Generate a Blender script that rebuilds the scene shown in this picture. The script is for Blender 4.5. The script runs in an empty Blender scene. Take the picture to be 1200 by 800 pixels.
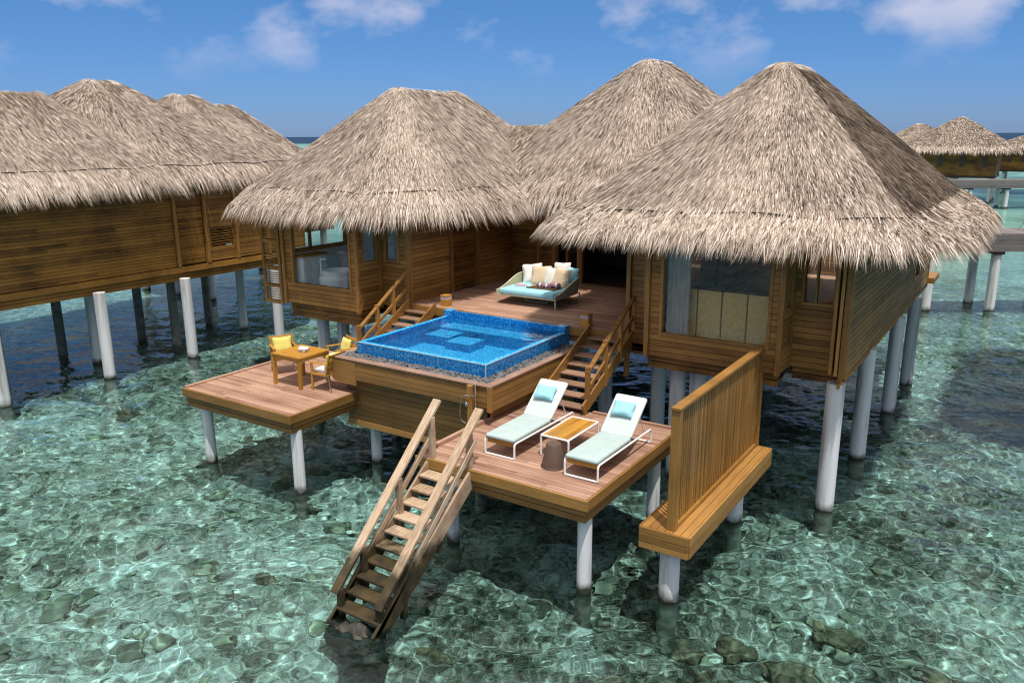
import bpy, math, random
import numpy as np
from mathutils import Vector, Matrix

random.seed(7)
RNG = np.random.default_rng(11)
SC = bpy.context.scene
COL = SC.collection
R = math.radians

# ------------------------------------------------------------------ camera
CAM_H = 7.2
def make_camera():
    f, hz, az, roll = 940.0, 241.0, R(33.5), R(0.34)
    p = math.atan(hz / f)
    fh = Vector((-math.sin(az), math.cos(az), 0)); rt = Vector((math.cos(az), math.sin(az), 0)); up = Vector((0, 0, 1))
    fw = fh * math.cos(p) - up * math.sin(p); u = fh * math.sin(p) + up * math.cos(p)
    r2 = rt * math.cos(roll) - u * math.sin(roll); u2 = rt * math.sin(roll) + u * math.cos(roll)
    cd = bpy.data.cameras.new('camera'); cam = bpy.data.objects.new('camera', cd); COL.objects.link(cam)
    m = Matrix((r2, u2, -fw)).transposed().to_4x4(); m.translation = (0, 0, CAM_H)
    cam.matrix_world = m
    cd.sensor_width = 36; cd.lens = f / 1200 * 36; cd.clip_start = 0.1; cd.clip_end = 60000
    SC.camera = cam
make_camera()

# ------------------------------------------------------------------ light
SUN_DIR = Vector((0.27, -0.22, 1.0)).normalized()          # towards the sun
SUN_EL = math.asin(SUN_DIR.z); SUN_AZ = math.atan2(SUN_DIR.x, SUN_DIR.y)
SUN_STRENGTH = 4.3
SKY_STRENGTH = 0.13
EXPOSURE = 0.0
SKY_FILL = 0.68
WATER_Z = -0.15
sd = bpy.data.lights.new('sun', 'SUN'); sd.energy = SUN_STRENGTH; sd.angle = R(0.53); sd.color = (1.0, 0.955, 0.88)
so = bpy.data.objects.new('sun', sd); COL.objects.link(so); so.location = (0, 0, 60)
so.rotation_euler = SUN_DIR.to_track_quat('Z', 'Y').to_euler()

def make_world():
    w = bpy.data.worlds.new('World'); SC.world = w; w.use_nodes = True
    nt = w.node_tree; n = nt.nodes; L = nt.links; n.clear()
    out = n.new('ShaderNodeOutputWorld'); bg = n.new('ShaderNodeBackground'); bg.inputs[1].default_value = SKY_STRENGTH
    sky = n.new('ShaderNodeTexSky'); sky.sky_type = 'NISHITA'; sky.sun_disc = False
    sky.sun_elevation = SUN_EL; sky.sun_rotation = SUN_AZ
    sky.air_density = 1.0; sky.dust_density = 0.2; sky.ozone_density = 3.0; sky.altitude = 0
    hs = n.new('ShaderNodeHueSaturation'); hs.inputs['Hue'].default_value = 0.5; hs.inputs['Saturation'].default_value = 1.0
    hs.inputs['Value'].default_value = 1.25
    # deep tropical blue: tint the haze band near the horizon and the zenith
    tg = n.new('ShaderNodeTexCoord'); sg = n.new('ShaderNodeSeparateXYZ'); L.new(tg.outputs['Generated'], sg.inputs[0])
    gr = n.new('ShaderNodeValToRGB'); ge = gr.color_ramp.elements
    ge[0].position = 0.0; ge[0].color = (0.20, 0.32, 0.68, 1); ge[1].position = 0.16; ge[1].color = (0.21, 0.385, 0.60, 1)
    L.new(sg.outputs[2], gr.inputs[0])
    mu = n.new('ShaderNodeMix'); mu.data_type = 'RGBA'; mu.blend_type = 'MULTIPLY'; mu.inputs[0].default_value = 1.0
    L.new(sky.outputs[0], mu.inputs[6]); L.new(gr.outputs[0], mu.inputs[7]); 
    # white fill added to the unseen upper sky, it lifts the shade
    vr = n.new('ShaderNodeMapRange'); vr.inputs[1].default_value = 0.22; vr.inputs[2].default_value = 0.60; vr.inputs[4].default_value = SKY_FILL
    L.new(sg.outputs[2], vr.inputs[0])
    vm = n.new('ShaderNodeMix'); vm.data_type = 'RGBA'; L.new(vr.outputs[0], vm.inputs[0]); L.new(mu.outputs[2], vm.inputs[6]); vm.inputs[7].default_value = (9.5, 8.6, 7.4, 1)
    L.new(vm.outputs[2], hs.inputs['Color'])
    # thin fair-weather clouds, mapped on a flat cloud layer overhead
    tc = n.new('ShaderNodeTexCoord'); sep = n.new('ShaderNodeSeparateXYZ'); L.new(tc.outputs['Generated'], sep.inputs[0])
    zz = n.new('ShaderNodeMath'); zz.operation = 'ADD'; zz.inputs[1].default_value = 0.50; L.new(sep.outputs[2], zz.inputs[0])
    dx = n.new('ShaderNodeMath'); dx.operation = 'DIVIDE'; L.new(sep.outputs[0], dx.inputs[0]); L.new(zz.outputs[0], dx.inputs[1])
    dy = n.new('ShaderNodeMath'); dy.operation = 'DIVIDE'; L.new(sep.outputs[1], dy.inputs[0]); L.new(zz.outputs[0], dy.inputs[1])
    cb = n.new('ShaderNodeCombineXYZ'); L.new(dx.outputs[0], cb.inputs[0]); L.new(dy.outputs[0], cb.inputs[1])
    cb.inputs[2].default_value = 4.3
    nz = n.new('ShaderNodeTexNoise'); nz.inputs['Scale'].default_value = 5.2; nz.inputs['Detail'].default_value = 8; nz.inputs['Roughness'].default_value = 0.52
    L.new(cb.outputs[0], nz.inputs['Vector'])
    cr = n.new('ShaderNodeValToRGB'); e = cr.color_ramp.elements
    e[0].position = 0.50; e[0].color = (0, 0, 0, 1); e[1].position = 0.70; e[1].color = (0.58, 0.58, 0.58, 1)
    L.new(nz.outputs[0], cr.inputs[0])
    hm = n.new('ShaderNodeMapRange'); hm.inputs[1].default_value = 0.055; hm.inputs[2].default_value = 0.125
    L.new(sep.outputs[2], hm.inputs[0])
    fm = n.new('ShaderNodeMath'); fm.operation = 'MULTIPLY'; L.new(cr.outputs[0], fm.inputs[0]); L.new(hm.outputs[0], fm.inputs[1])
    mx = n.new('ShaderNodeMix'); mx.data_type = 'RGBA'; L.new(fm.outputs[0], mx.inputs[0]); L.new(hs.outputs[0], mx.inputs[6])
    mx.inputs[7].default_value = (6.6, 6.2, 6.8, 1)
    L.new(mx.outputs[2], bg.inputs[0]); L.new(bg.outputs[0], out.inputs[0])
make_world()
SC.view_settings.view_transform = 'Standard'; SC.view_settings.look = 'None'
SC.view_settings.exposure = EXPOSURE; SC.view_settings.gamma = 1.0; SC.view_settings.use_curve_mapping = False
SC.render.engine = 'CYCLES'
cy = SC.cycles
cy.max_bounces = 10; cy.diffuse_bounces = 4; cy.glossy_bounces = 4; cy.transmission_bounces = 8; cy.transparent_max_bounces = 24
cy.caustics_reflective = False; cy.caustics_refractive = True
sd.cycles.is_caustics_light = True
cy.sample_clamp_indirect = 4.0; cy.use_denoising = True; cy.filter_width = 1.15

# ------------------------------------------------------------------ materials
def new_mat(name):
    m = bpy.data.materials.new(name); m.use_nodes = True
    nt = m.node_tree; nt.nodes.clear()
    out = nt.nodes.new('ShaderNodeOutputMaterial')
    return m, nt.nodes, nt.links, out
def ramp(n, stops):
    cr = n.new('ShaderNodeValToRGB'); el = cr.color_ramp.elements
    while len(el) < len(stops): el.new(0.5)
    for e, (p, c) in zip(el, stops): e.position = p; e.color = (*c, 1)
    return cr
def mth(n, L, op, a, b=None):
    m = n.new('ShaderNodeMath'); m.operation = op
    for i, v in enumerate((a, b)):
        if v is None: continue
        if isinstance(v, (int, float)): m.inputs[i].default_value = v
        else: L.new(v, m.inputs[i])
    return m.outputs[0]

def wood(name, dark, light, axis='h', rough=0.55, grain=24.0, spec=0.35, blotch=0.5, bump=0.25, ends=None):
    """plank wood; per-plank tone from the 'rnd' attribute, grain stretched along the plank"""
    m, n, L, out = new_mat(name)
    b = n.new('ShaderNodeBsdfPrincipled'); b.inputs['Roughness'].default_value = rough; b.inputs['Specular IOR Level'].default_value = spec
    at = n.new('ShaderNodeAttribute'); at.attribute_name = 'rnd'
    tc = n.new('ShaderNodeTexCoord')
    sc = {'h': (1, 1, grain), 'x': (1, grain, grain), 'y': (grain, 1, grain), 'z': (grain, grain, 1)}[axis]
    off = n.new('ShaderNodeVectorMath'); off.operation = 'MULTIPLY_ADD'
    cb = n.new('ShaderNodeCombineXYZ')
    for i in range(3): L.new(mth(n, L, 'MULTIPLY', at.outputs['Fac'], 17.0 + 9 * i), cb.inputs[i])
    L.new(tc.outputs['Object'], off.inputs[0]); off.inputs[1].default_value = sc; L.new(cb.outputs[0], off.inputs[2])
    nz = n.new('ShaderNodeTexNoise'); nz.inputs['Scale'].default_value = 1.6; nz.inputs['Detail'].default_value = 6; nz.inputs['Roughness'].default_value = 0.65
    L.new(off.outputs[0], nz.inputs['Vector'])
    n2 = n.new('ShaderNodeTexNoise'); n2.inputs['Scale'].default_value = 1.1; n2.inputs['Detail'].default_value = 4
    L.new(tc.outputs['Object'], n2.inputs['Vector'])
    v = mth(n, L, 'ADD', mth(n, L, 'MULTIPLY', nz.outputs[0], 0.9), mth(n, L, 'MULTIPLY', mth(n, L, 'SUBTRACT', at.outputs['Fac'], 0.5), 0.42))
    v = mth(n, L, 'ADD', v, mth(n, L, 'MULTIPLY', mth(n, L, 'SUBTRACT', n2.outputs[0], 0.5), blotch))
    mid = tuple((a * 0.55 + c * 0.45) for a, c in zip(dark, light))
    cr = ramp(n, [(0.08, dark), (0.42, mid), (0.85, light)]); L.new(v, cr.inputs[0])
    col = cr.outputs[0]
    L.new(col, b.inputs['Base Color'])
    bp = n.new('ShaderNodeBump'); bp.inputs['Strength'].default_value = bump; bp.inputs['Distance'].default_value = 0.01
    L.new(nz.outputs[0], bp.inputs['Height']); L.new(bp.outputs[0], b.inputs['Normal'])
    L.new(b.outputs[0], out.inputs[0])
    return m
def plain(name, col, rough=0.5, metal=0.0, spec=0.5, noise=0.12, scale=8.0, bump=0.0, sheen=0.0):
    m, n, L, out = new_mat(name)
    b = n.new('ShaderNodeBsdfPrincipled'); b.inputs['Roughness'].default_value = rough; b.inputs['Metallic'].default_value = metal
    b.inputs['Specular IOR Level'].default_value = spec
    if sheen: b.inputs['Sheen Weight'].default_value = sheen
    tc = n.new('ShaderNodeTexCoord'); nz = n.new('ShaderNodeTexNoise'); nz.inputs['Scale'].default_value = scale; nz.inputs['Detail'].default_value = 5
    L.new(tc.outputs['Object'], nz.inputs['Vector'])
    cr = ramp(n, [(0.3, tuple(c * (1 - noise) for c in col)), (0.7, tuple(min(1, c * (1 + noise)) for c in col))])
    L.new(nz.outputs[0], cr.inputs[0]); L.new(cr.outputs[0], b.inputs['Base Color'])
    if bump:
        bp = n.new('ShaderNodeBump'); bp.inputs['Strength'].default_value = bump; bp.inputs['Distance'].default_value = 0.01
        L.new(nz.outputs[0], bp.inputs['Height']); L.new(bp.outputs[0], b.inputs['Normal'])
    L.new(b.outputs[0], out.inputs[0])
    return m
def glass_mat(name, tint=(0.95, 0.965, 0.95), ior=1.5):
    m, n, L, out = new_mat(name)
    t = n.new('ShaderNodeBsdfTransparent'); t.inputs[0].default_value = (*tint, 1)
    g = n.new('ShaderNodeBsdfGlossy'); g.inputs['Roughness'].default_value = 0.02
    fr = n.new('ShaderNodeFresnel'); fr.inputs[0].default_value = ior
    gb = n.new('ShaderNodeNewGeometry')          # a thin pane: only its outer faces mirror
    f2 = mth(n, L, 'MULTIPLY', mth(n, L, 'ADD', mth(n, L, 'MULTIPLY', fr.outputs[0], 1.3), 0.02), mth(n, L, 'SUBTRACT', 1.0, gb.outputs['Backfacing']))
    mx = n.new('ShaderNodeMixShader'); L.new(f2, mx.inputs[0]); L.new(t.outputs[0], mx.inputs[1]); L.new(g.outputs[0], mx.inputs[2])
    L.new(mx.outputs[0], out.inputs[0])
    return m
def fabric(name, col, rough=0.9, weave=220.0, noise=0.06):
    m, n, L, out = new_mat(name)
    b = n.new('ShaderNodeBsdfPrincipled'); b.inputs['Roughness'].default_value = rough; b.inputs['Specular IOR Level'].default_value = 0.2
    b.inputs['Sheen Weight'].default_value = 0.15
    tc = n.new('ShaderNodeTexCoord'); nz = n.new('ShaderNodeTexNoise'); nz.inputs['Scale'].default_value = 6; nz.inputs['Detail'].default_value = 4
    L.new(tc.outputs['Object'], nz.inputs['Vector'])
    wv = n.new('ShaderNodeTexNoise'); wv.inputs['Scale'].default_value = weave; L.new(tc.outputs['Object'], wv.inputs['Vector'])
    v = mth(n, L, 'ADD', mth(n, L, 'MULTIPLY', nz.outputs[0], 0.6), mth(n, L, 'MULTIPLY', wv.outputs[0], 0.4))
    cr = ramp(n, [(0.3, tuple(c * (1 - 2 * noise) for c in col)), (0.7, tuple(min(1, c * (1 + noise)) for c in col))])
    L.new(v, cr.inputs[0]); L.new(cr.outputs[0], b.inputs['Base Color'])
    bp = n.new('ShaderNodeBump'); bp.inputs['Strength'].default_value = 0.35; bp.inputs['Distance'].default_value = 0.02
    L.new(nz.outputs[0], bp.inputs['Height']); L.new(bp.outputs[0], b.inputs['Normal'])
    L.new(b.outputs[0], out.inputs[0])
    return m
def thatch_mat(name, stops, rough=0.85):
    m, n, L, out = new_mat(name)
    b = n.new('ShaderNodeBsdfPrincipled'); b.inputs['Roughness'].default_value = rough; b.inputs['Specular IOR Level'].default_value = 0.25
    at = n.new('ShaderNodeAttribute'); at.attribute_name = 'rnd'
    tc = n.new('ShaderNodeTexCoord')
    nz = n.new('ShaderNodeTexNoise'); nz.inputs['Scale'].default_value = 0.9; nz.inputs['Detail'].default_value = 5; L.new(tc.outputs['Object'], nz.inputs['Vector'])
    v = mth(n, L, 'ADD', at.outputs['Fac'], mth(n, L, 'MULTIPLY', mth(n, L, 'SUBTRACT', nz.outputs[0], 0.5), 0.45))
    cr = ramp(n, stops); L.new(v, cr.inputs[0]); L.new(cr.outputs[0], b.inputs['Base Color'])
    L.new(b.outputs[0], out.inputs[0])
    return m
def tile_mat(name, cols, scale=42.0, rough=0.15):
    m, n, L, out = new_mat(name)
    b = n.new('ShaderNodeBsdfPrincipled'); b.inputs['Roughness'].default_value = rough
    tc = n.new('ShaderNodeTexCoord')
    s = n.new('ShaderNodeVectorMath'); s.operation = 'MULTIPLY_ADD'; s.inputs[1].default_value = (scale,) * 3; s.inputs[2].default_value = (0.37, 0.41, 0.31)
    L.new(tc.outputs['Object'], s.inputs[0])
    fl = n.new('ShaderNodeVectorMath'); fl.operation = 'FLOOR'; L.new(s.outputs[0], fl.inputs[0])
    wn = n.new('ShaderNodeTexWhiteNoise'); L.new(fl.outputs[0], wn.inputs['Vector'])
    cr = ramp(n, cols); L.new(wn.outputs[0], cr.inputs[0]); L.new(cr.outputs[0], b.inputs['Base Color'])
    L.new(b.outputs[0], out.inputs[0])
    return m
def stilt_mat(name):
    """painted concrete pile: pale paint, rust streaks, dark weed below the tide mark"""
    m, n, L, out = new_mat(name)
    b = n.new('ShaderNodeBsdfPrincipled'); b.inputs['Roughness'].default_value = 0.7
    ge = n.new('ShaderNodeNewGeometry'); sep = n.new('ShaderNodeSeparateXYZ'); L.new(ge.outputs['Position'], sep.inputs[0])
    nz = n.new('ShaderNodeTexNoise'); nz.inputs['Scale'].default_value = 3.5; nz.inputs['Detail'].default_value = 6; L.new(ge.outputs['Position'], nz.inputs['Vector'])
    st = n.new('ShaderNodeVectorMath'); st.operation = 'MULTIPLY'; st.inputs[1].default_value = (7, 7, 0.5); L.new(ge.outputs['Position'], st.inputs[0])
    n2 = n.new('ShaderNodeTexNoise'); n2.inputs['Scale'].default_value = 1; n2.inputs['Detail'].default_value = 5; L.new(st.outputs[0], n2.inputs['Vector'])
    c1 = ramp(n, [(0.30, (0.36, 0.34, 0.31)), (0.48, (0.66, 0.66, 0.66)), (0.7, (0.74, 0.74, 0.74))]); L.new(n2.outputs[0], c1.inputs[0])
    h = mth(n, L, 'ADD', sep.outputs[2], mth(n, L, 'MULTIPLY', mth(n, L, 'SUBTRACT', nz.outputs[0], 0.5), 0.36))
    mr = n.new('ShaderNodeMapRange'); mr.inputs[1].default_value = WATER_Z + 0.02; mr.inputs[2].default_value = WATER_Z + 0.20; L.new(h, mr.inputs[0])
    mx = n.new('ShaderNodeMix'); mx.data_type = 'RGBA'; L.new(mr.outputs[0], mx.inputs[0]); mx.inputs[6].default_value = (0.035, 0.032, 0.02, 1); L.new(c1.outputs[0], mx.inputs[7])
    m2 = n.new('ShaderNodeMapRange'); m2.inputs[1].default_value = WATER_Z - 0.05; m2.inputs[2].default_value = WATER_Z - 0.30; L.new(h, m2.inputs[0])
    gcol = ramp(n, [(0.35, (0.10, 0.10, 0.07)), (0.6, (0.34, 0.33, 0.26))]); L.new(nz.outputs[0], gcol.inputs[0])
    mx2 = n.new('ShaderNodeMix'); mx2.data_type = 'RGBA'; L.new(m2.outputs[0], mx2.inputs[0]); L.new(mx.outputs[2], mx2.inputs[6]); L.new(gcol.outputs[0], mx2.inputs[7])
    L.new(mx2.outputs[2], b.inputs['Base Color']); L.new(b.outputs[0], out.inputs[0])
    return m
def tide_wood(name):
    """weathered pale stair timber, soaked and algae-dark near the water"""
    m, n, L, out = new_mat(name)
    b = n.new('ShaderNodeBsdfPrincipled'); b.inputs['Roughness'].default_value = 0.7; b.inputs['Specular IOR Level'].default_value = 0.3
    at = n.new('ShaderNodeAttribute'); at.attribute_name = 'rnd'
    ge = n.new('ShaderNodeNewGeometry'); sep = n.new('ShaderNodeSeparateXYZ'); L.new(ge.outputs['Position'], sep.inputs[0])
    sv = n.new('ShaderNodeVectorMath'); sv.operation = 'MULTIPLY'; sv.inputs[1].default_value = (26, 3, 3); L.new(ge.outputs['Position'], sv.inputs[0])
    nz = n.new('ShaderNodeTexNoise'); nz.inputs['Scale'].default_value = 1.4; nz.inputs['Detail'].default_value = 6; L.new(sv.outputs[0], nz.inputs['Vector'])
    n2 = n.new('ShaderNodeTexNoise'); n2.inputs['Scale'].default_value = 4; n2.inputs['Detail'].default_value = 5; L.new(ge.outputs['Position'], n2.inputs['Vector'])
    v = mth(n, L, 'ADD', nz.outputs[0], mth(n, L, 'MULTIPLY', mth(n, L, 'SUBTRACT', at.outputs['Fac'], 0.5), 0.3))
    c1 = ramp(n, [(0.2, (0.20, 0.13, 0.08)), (0.5, (0.42, 0.30, 0.20)), (0.8, (0.56, 0.44, 0.32))]); L.new(v, c1.inputs[0])
    h = mth(n, L, 'ADD', sep.outputs[2], mth(n, L, 'MULTIPLY', mth(n, L, 'SUBTRACT', n2.outputs[0], 0.5), 0.5))
    mr = n.new('ShaderNodeMapRange'); mr.inputs[1].default_value = 0.60; mr.inputs[2].default_value = 0.84; L.new(h, mr.inputs[0])
    c2 = ramp(n, [(0.3, (0.018, 0.014, 0.009)), (0.7, (0.075, 0.055, 0.022))]); L.new(n2.outputs[0], c2.inputs[0])
    mx = n.new('ShaderNodeMix'); mx.data_type = 'RGBA'; L.new(mr.outputs[0], mx.inputs[0]); L.new(c2.outputs[0], mx.inputs[6]); L.new(c1.outputs[0], mx.inputs[7])
    L.new(mx.outputs[2], b.inputs['Base Color']); L.new(b.outputs[0], out.inputs[0])
    return m
def water_mat(name, bumps, see=(0.96, 0.99, 0.99), refr=0.45, absorb=None, rough=0.02, fmax=1.0):
    m, n, L, out = new_mat(name)
    tc = n.new('ShaderNodeTexCoord')
    h = None
    for (sx, sy, sc, det, amp) in bumps:
        mp = n.new('ShaderNodeMapping'); mp.inputs['Scale'].default_value = (sx, sy, 1); mp.inputs['Rotation'].default_value = (0, 0, R(25))
        L.new(tc.outputs['Object'], mp.inputs[0])
        nz = n.new('ShaderNodeTexNoise'); nz.inputs['Scale'].default_value = sc; nz.inputs['Detail'].default_value = det; nz.inputs['Roughness'].default_value = 0.55; nz.inputs['Distortion'].default_value = 0.6
        L.new(mp.outputs[0], nz.inputs['Vector'])
        t = mth(n, L, 'MULTIPLY', nz.outputs[0], amp)
        h = t if h is None else mth(n, L, 'ADD', h, t)
    bp = n.new('ShaderNodeBump'); bp.inputs['Strength'].default_value = 1.0; bp.inputs['Distance'].default_value = 1.0
    L.new(h, bp.inputs['Height'])
    rf = n.new('ShaderNodeBsdfRefraction'); rf.inputs['IOR'].default_value = 1.33; rf.inputs['Roughness'].default_value = 0.0; rf.inputs[0].default_value = (*see, 1)
    if refr < 1:
        L.new(bp.outputs[0], rf.inputs['Normal'])
        t = n.new('ShaderNodeBsdfTransparent'); t.inputs[0].default_value = (*see, 1)
        m1 = n.new('ShaderNodeMixShader'); m1.inputs[0].default_value = refr; L.new(t.outputs[0], m1.inputs[1]); L.new(rf.outputs[0], m1.inputs[2])
    else: m1 = rf
    g = n.new('ShaderNodeBsdfGlossy'); g.inputs['Roughness'].default_value = rough; L.new(bp.outputs[0], g.inputs['Normal'])
    fr = n.new('ShaderNodeFresnel'); fr.inputs[0].default_value = 1.33; L.new(bp.outputs[0], fr.inputs['Normal'])
    # a wind-ruffled sea never turns into a full mirror at grazing angles
    m2 = n.new('ShaderNodeMixShader'); L.new(mth(n, L, 'MINIMUM', fr.outputs[0], fmax), m2.inputs[0]); L.new(m1.outputs[0], m2.inputs[1]); L.new(g.outputs[0], m2.inputs[2])
    L.new(m2.outputs[0], out.inputs['Surface'])
    return m
def bed_mat(name):
    m, n, L, out = new_mat(name)
    b = n.new('ShaderNodeBsdfPrincipled'); b.inputs['Roughness'].default_value = 0.95; b.inputs['Specular IOR Level'].default_value = 0.05
    ge = n.new('ShaderNodeNewGeometry'); pos = ge.outputs['Position']
    def noise(scale, det, rough=0.6, dist=0.0, src=pos):
        k = n.new('ShaderNodeTexNoise'); k.inputs['Scale'].default_value = scale; k.inputs['Detail'].default_value = det
        k.inputs['Roughness'].default_value = rough; k.inputs['Distortion'].default_value = dist; L.new(src, k.inputs['Vector']); return k
    big = noise(0.07, 4); med = noise(0.45, 5, 0.62, 0.8); fine = noise(2.6, 6, 0.7, 1.2)
    tiny = noise(7.5, 4, 0.65, 2.2)
    wv = n.new('ShaderNodeVectorMath'); wv.operation = 'MULTIPLY_ADD'; wv.inputs[1].default_value = (0.55, 0.55, 0.2); L.new(med.outputs['Color'], wv.inputs[0]); L.new(pos, wv.inputs[2])
    wv2 = n.new('ShaderNodeVectorMath'); wv2.operation = 'MULTIPLY_ADD'; wv2.inputs[1].default_value = (0.30, 0.30, 0.1); L.new(fine.outputs['Color'], wv2.inputs[0]); L.new(wv.outputs[0], wv2.inputs[2])
    vo = n.new('ShaderNodeTexVoronoi'); vo.feature = 'DISTANCE_TO_EDGE'; vo.inputs['Scale'].default_value = 2.3; L.new(wv2.outputs[0], vo.inputs['Vector'])
    vein = mth(n, L, 'SUBTRACT', 0.30, vo.outputs['Distance'])
    v = mth(n, L, 'ADD', mth(n, L, 'MULTIPLY', med.outputs[0], 0.42), mth(n, L, 'MULTIPLY', fine.outputs[0], 0.42))
    v = mth(n, L, 'ADD', v, mth(n, L, 'MULTIPLY', tiny.outputs[0], 0.32))
    v = mth(n, L, 'ADD', v, mth(n, L, 'MULTIPLY', mth(n, L, 'SUBTRACT', big.outputs[0], 0.5), 0.45))
    # loose stones and dead coral pieces of two sizes, each with its own tone, dark gaps between
    for (sc_, amt) in ((4.6, 0.075), (12.0, 0.085)):
        vs_ = n.new('ShaderNodeTexVoronoi'); vs_.inputs['Scale'].default_value = sc_; L.new(wv2.outputs[0], vs_.inputs['Vector'])
        ve_ = n.new('ShaderNodeTexVoronoi'); ve_.feature = 'DISTANCE_TO_EDGE'; ve_.inputs['Scale'].default_value = sc_; L.new(wv2.outputs[0], ve_.inputs['Vector'])
        sv_ = n.new('ShaderNodeSeparateColor'); L.new(vs_.outputs['Color'], sv_.inputs[0])
        v = mth(n, L, 'ADD', v, mth(n, L, 'MULTIPLY', mth(n, L, 'SUBTRACT', sv_.outputs[0], 0.5), amt))
        gap = n.new('ShaderNodeMapRange'); gap.inputs[1].default_value = 0.0; gap.inputs[2].default_value = 0.09; gap.inputs[3].default_value = -0.035; gap.inputs[4].default_value = 0.0
        L.new(ve_.outputs['Distance'], gap.inputs[0]); v = mth(n, L, 'ADD', v, gap.outputs[0])
    cr = ramp(n, [(0.42, (0.045, 0.042, 0.028)), (0.50, (0.15, 0.14, 0.105)), (0.57, (0.33, 0.31, 0.25)), (0.645, (0.58, 0.56, 0.48)), (0.74, (0.84, 0.82, 0.76))])
    L.new(v, cr.inputs[0])
    # sand flats further out, deep ocean floor past the reef edge
    ln = n.new('ShaderNodeVectorMath'); ln.operation = 'LENGTH'; L.new(pos, ln.inputs[0])
    far = n.new('ShaderNodeMapRange'); far.inputs[1].default_value = 28; far.inputs[2].default_value = 80; L.new(ln.outputs['Value'], far.inputs[0])
    n3 = noise(0.05, 5, 0.6, 0.5)
    c2 = ramp(n, [(0.38, (0.22, 0.25, 0.19)), (0.50, (0.62, 0.63, 0.52)), (0.62, (0.78, 0.77, 0.66))]); L.new(n3.outputs[0], c2.inputs[0])
    mx = n.new('ShaderNodeMix'); mx.data_type = 'RGBA'; L.new(far.outputs[0], mx.inputs[0]); L.new(cr.outputs[0], mx.inputs[6]); L.new(c2.outputs[0], mx.inputs[7])
    deep = n.new('ShaderNodeMapRange'); deep.inputs[1].default_value = 820; deep.inputs[2].default_value = 1050; L.new(ln.outputs['Value'], deep.inputs[0])
    md = n.new('ShaderNodeMix'); md.data_type = 'RGBA'; L.new(deep.outputs[0], md.inputs[0]); L.new(mx.outputs[2], md.inputs[6]); md.inputs[7].default_value = (0.004, 0.035, 0.10, 1)
    L.new(md.outputs[2], b.inputs['Base Color'])
    bp = n.new('ShaderNodeBump'); bp.inputs['Strength'].default_value = 0.8; bp.inputs['Distance'].default_value = 0.12
    L.new(fine.outputs[0], bp.inputs['Height']); L.new(bp.outputs[0], b.inputs['Normal'])
    L.new(b.outputs[0], out.inputs[0])
    return m

M = {}
M['siding'] = wood('wood_siding', (0.11, 0.048, 0.011), (0.43, 0.215, 0.055), 'h', 0.5)
M['siding_old'] = wood('wood_siding_aged', (0.062, 0.027, 0.006), (0.42, 0.195, 0.036), 'h', 0.6, blotch=1.0)
M['siding_side'] = wood('wood_siding_greyed', (0.10, 0.058, 0.020), (0.34, 0.20, 0.07), 'h', 0.6, blotch=0.8)
M['trim_z'] = wood('wood_post', (0.13, 0.057, 0.013), (0.44, 0.225, 0.058), 'z', 0.5)
M['trim_h'] = wood('wood_rail', (0.13, 0.057, 0.013), (0.44, 0.225, 0.058), 'h', 0.5)
M['casing'] = wood('wood_casing', (0.10, 0.050, 0.014), (0.34, 0.18, 0.054), 'h', 0.55)
M['fascia'] = wood('wood_fascia', (0.13, 0.064, 0.016), (0.42, 0.225, 0.062), 'h', 0.5)
M['deck'] = wood('wood_deck', (0.19, 0.092, 0.058), (0.50, 0.315, 0.225), 'x', 0.65, blotch=0.6, grain=18)
M['deck_main'] = wood('wood_deck_oiled', (0.22, 0.105, 0.065), (0.55, 0.34, 0.24), 'x', 0.55, blotch=0.5, grain=18)
M['tread'] = wood('wood_tread', (0.13, 0.07, 0.045), (0.38, 0.23, 0.15), 'x', 0.65)
M['coping'] = wood('wood_coping', (0.18, 0.10, 0.07), (0.40, 0.26, 0.19), 'h', 0.55)
M['screen'] = wood('wood_screen', (0.11, 0.048, 0.009), (0.42, 0.215, 0.048), 'z', 0.42, spec=0.5)
M['bench_y'] = wood('wood_bench', (0.14, 0.062, 0.014), (0.46, 0.24, 0.07), 'y', 0.5)
M['teak'] = wood('teak_furniture', (0.26, 0.11, 0.012), (0.58, 0.30, 0.045), 'h', 0.4, spec=0.5)
M['teak_z'] = wood('teak_legs', (0.26, 0.11, 0.012), (0.58, 0.30, 0.045), 'z', 0.4, spec=0.5)
M['tide'] = tide_wood('tide_stained_timber')
M['greyplank'] = wood('grey_boardwalk_plank', (0.075, 0.066, 0.062), (0.23, 0.205, 0.195), 'h', 0.75)
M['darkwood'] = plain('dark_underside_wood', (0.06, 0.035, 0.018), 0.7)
M['stilt'] = stilt_mat('painted_concrete_pile')
M['stilt_dark'] = plain('bare_concrete_pile', (0.22, 0.20, 0.17), 0.8, noise=0.4, scale=4)
STRAW = [(0.08, (0.032, 0.023, 0.017)), (0.30, (0.18, 0.132, 0.098)), (0.58, (0.465, 0.372, 0.30)), (0.95, (0.78, 0.68, 0.585))]
M['thatch'] = thatch_mat('thatch_straw', STRAW)
M['thatch_base'] = plain('thatch_underlayer', (0.13, 0.095, 0.065), 0.9, noise=0.5, scale=10)
M['rope'] = plain('dark_rope', (0.02, 0.016, 0.012), 0.9)
M['glass'] = glass_mat('window_glass')
M['white'] = plain('white_enamel', (0.80, 0.81, 0.82), 0.25, noise=0.02)
M['white_wall'] = plain('white_plaster', (0.72, 0.72, 0.72), 0.7, noise=0.04)
M['room'] = plain('dark_room_wood', (0.10, 0.06, 0.035), 0.6, noise=0.3)
M['panel'] = plain('tan_upholstery', (0.66, 0.44, 0.17), 0.85, noise=0.15, scale=20)
M['curtain'] = fabric('grey_curtain', (0.40, 0.38, 0.36))
M['steel'] = plain('brushed_steel', (0.62, 0.62, 0.62), 0.25, metal=1.0, noise=0.05)
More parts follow.
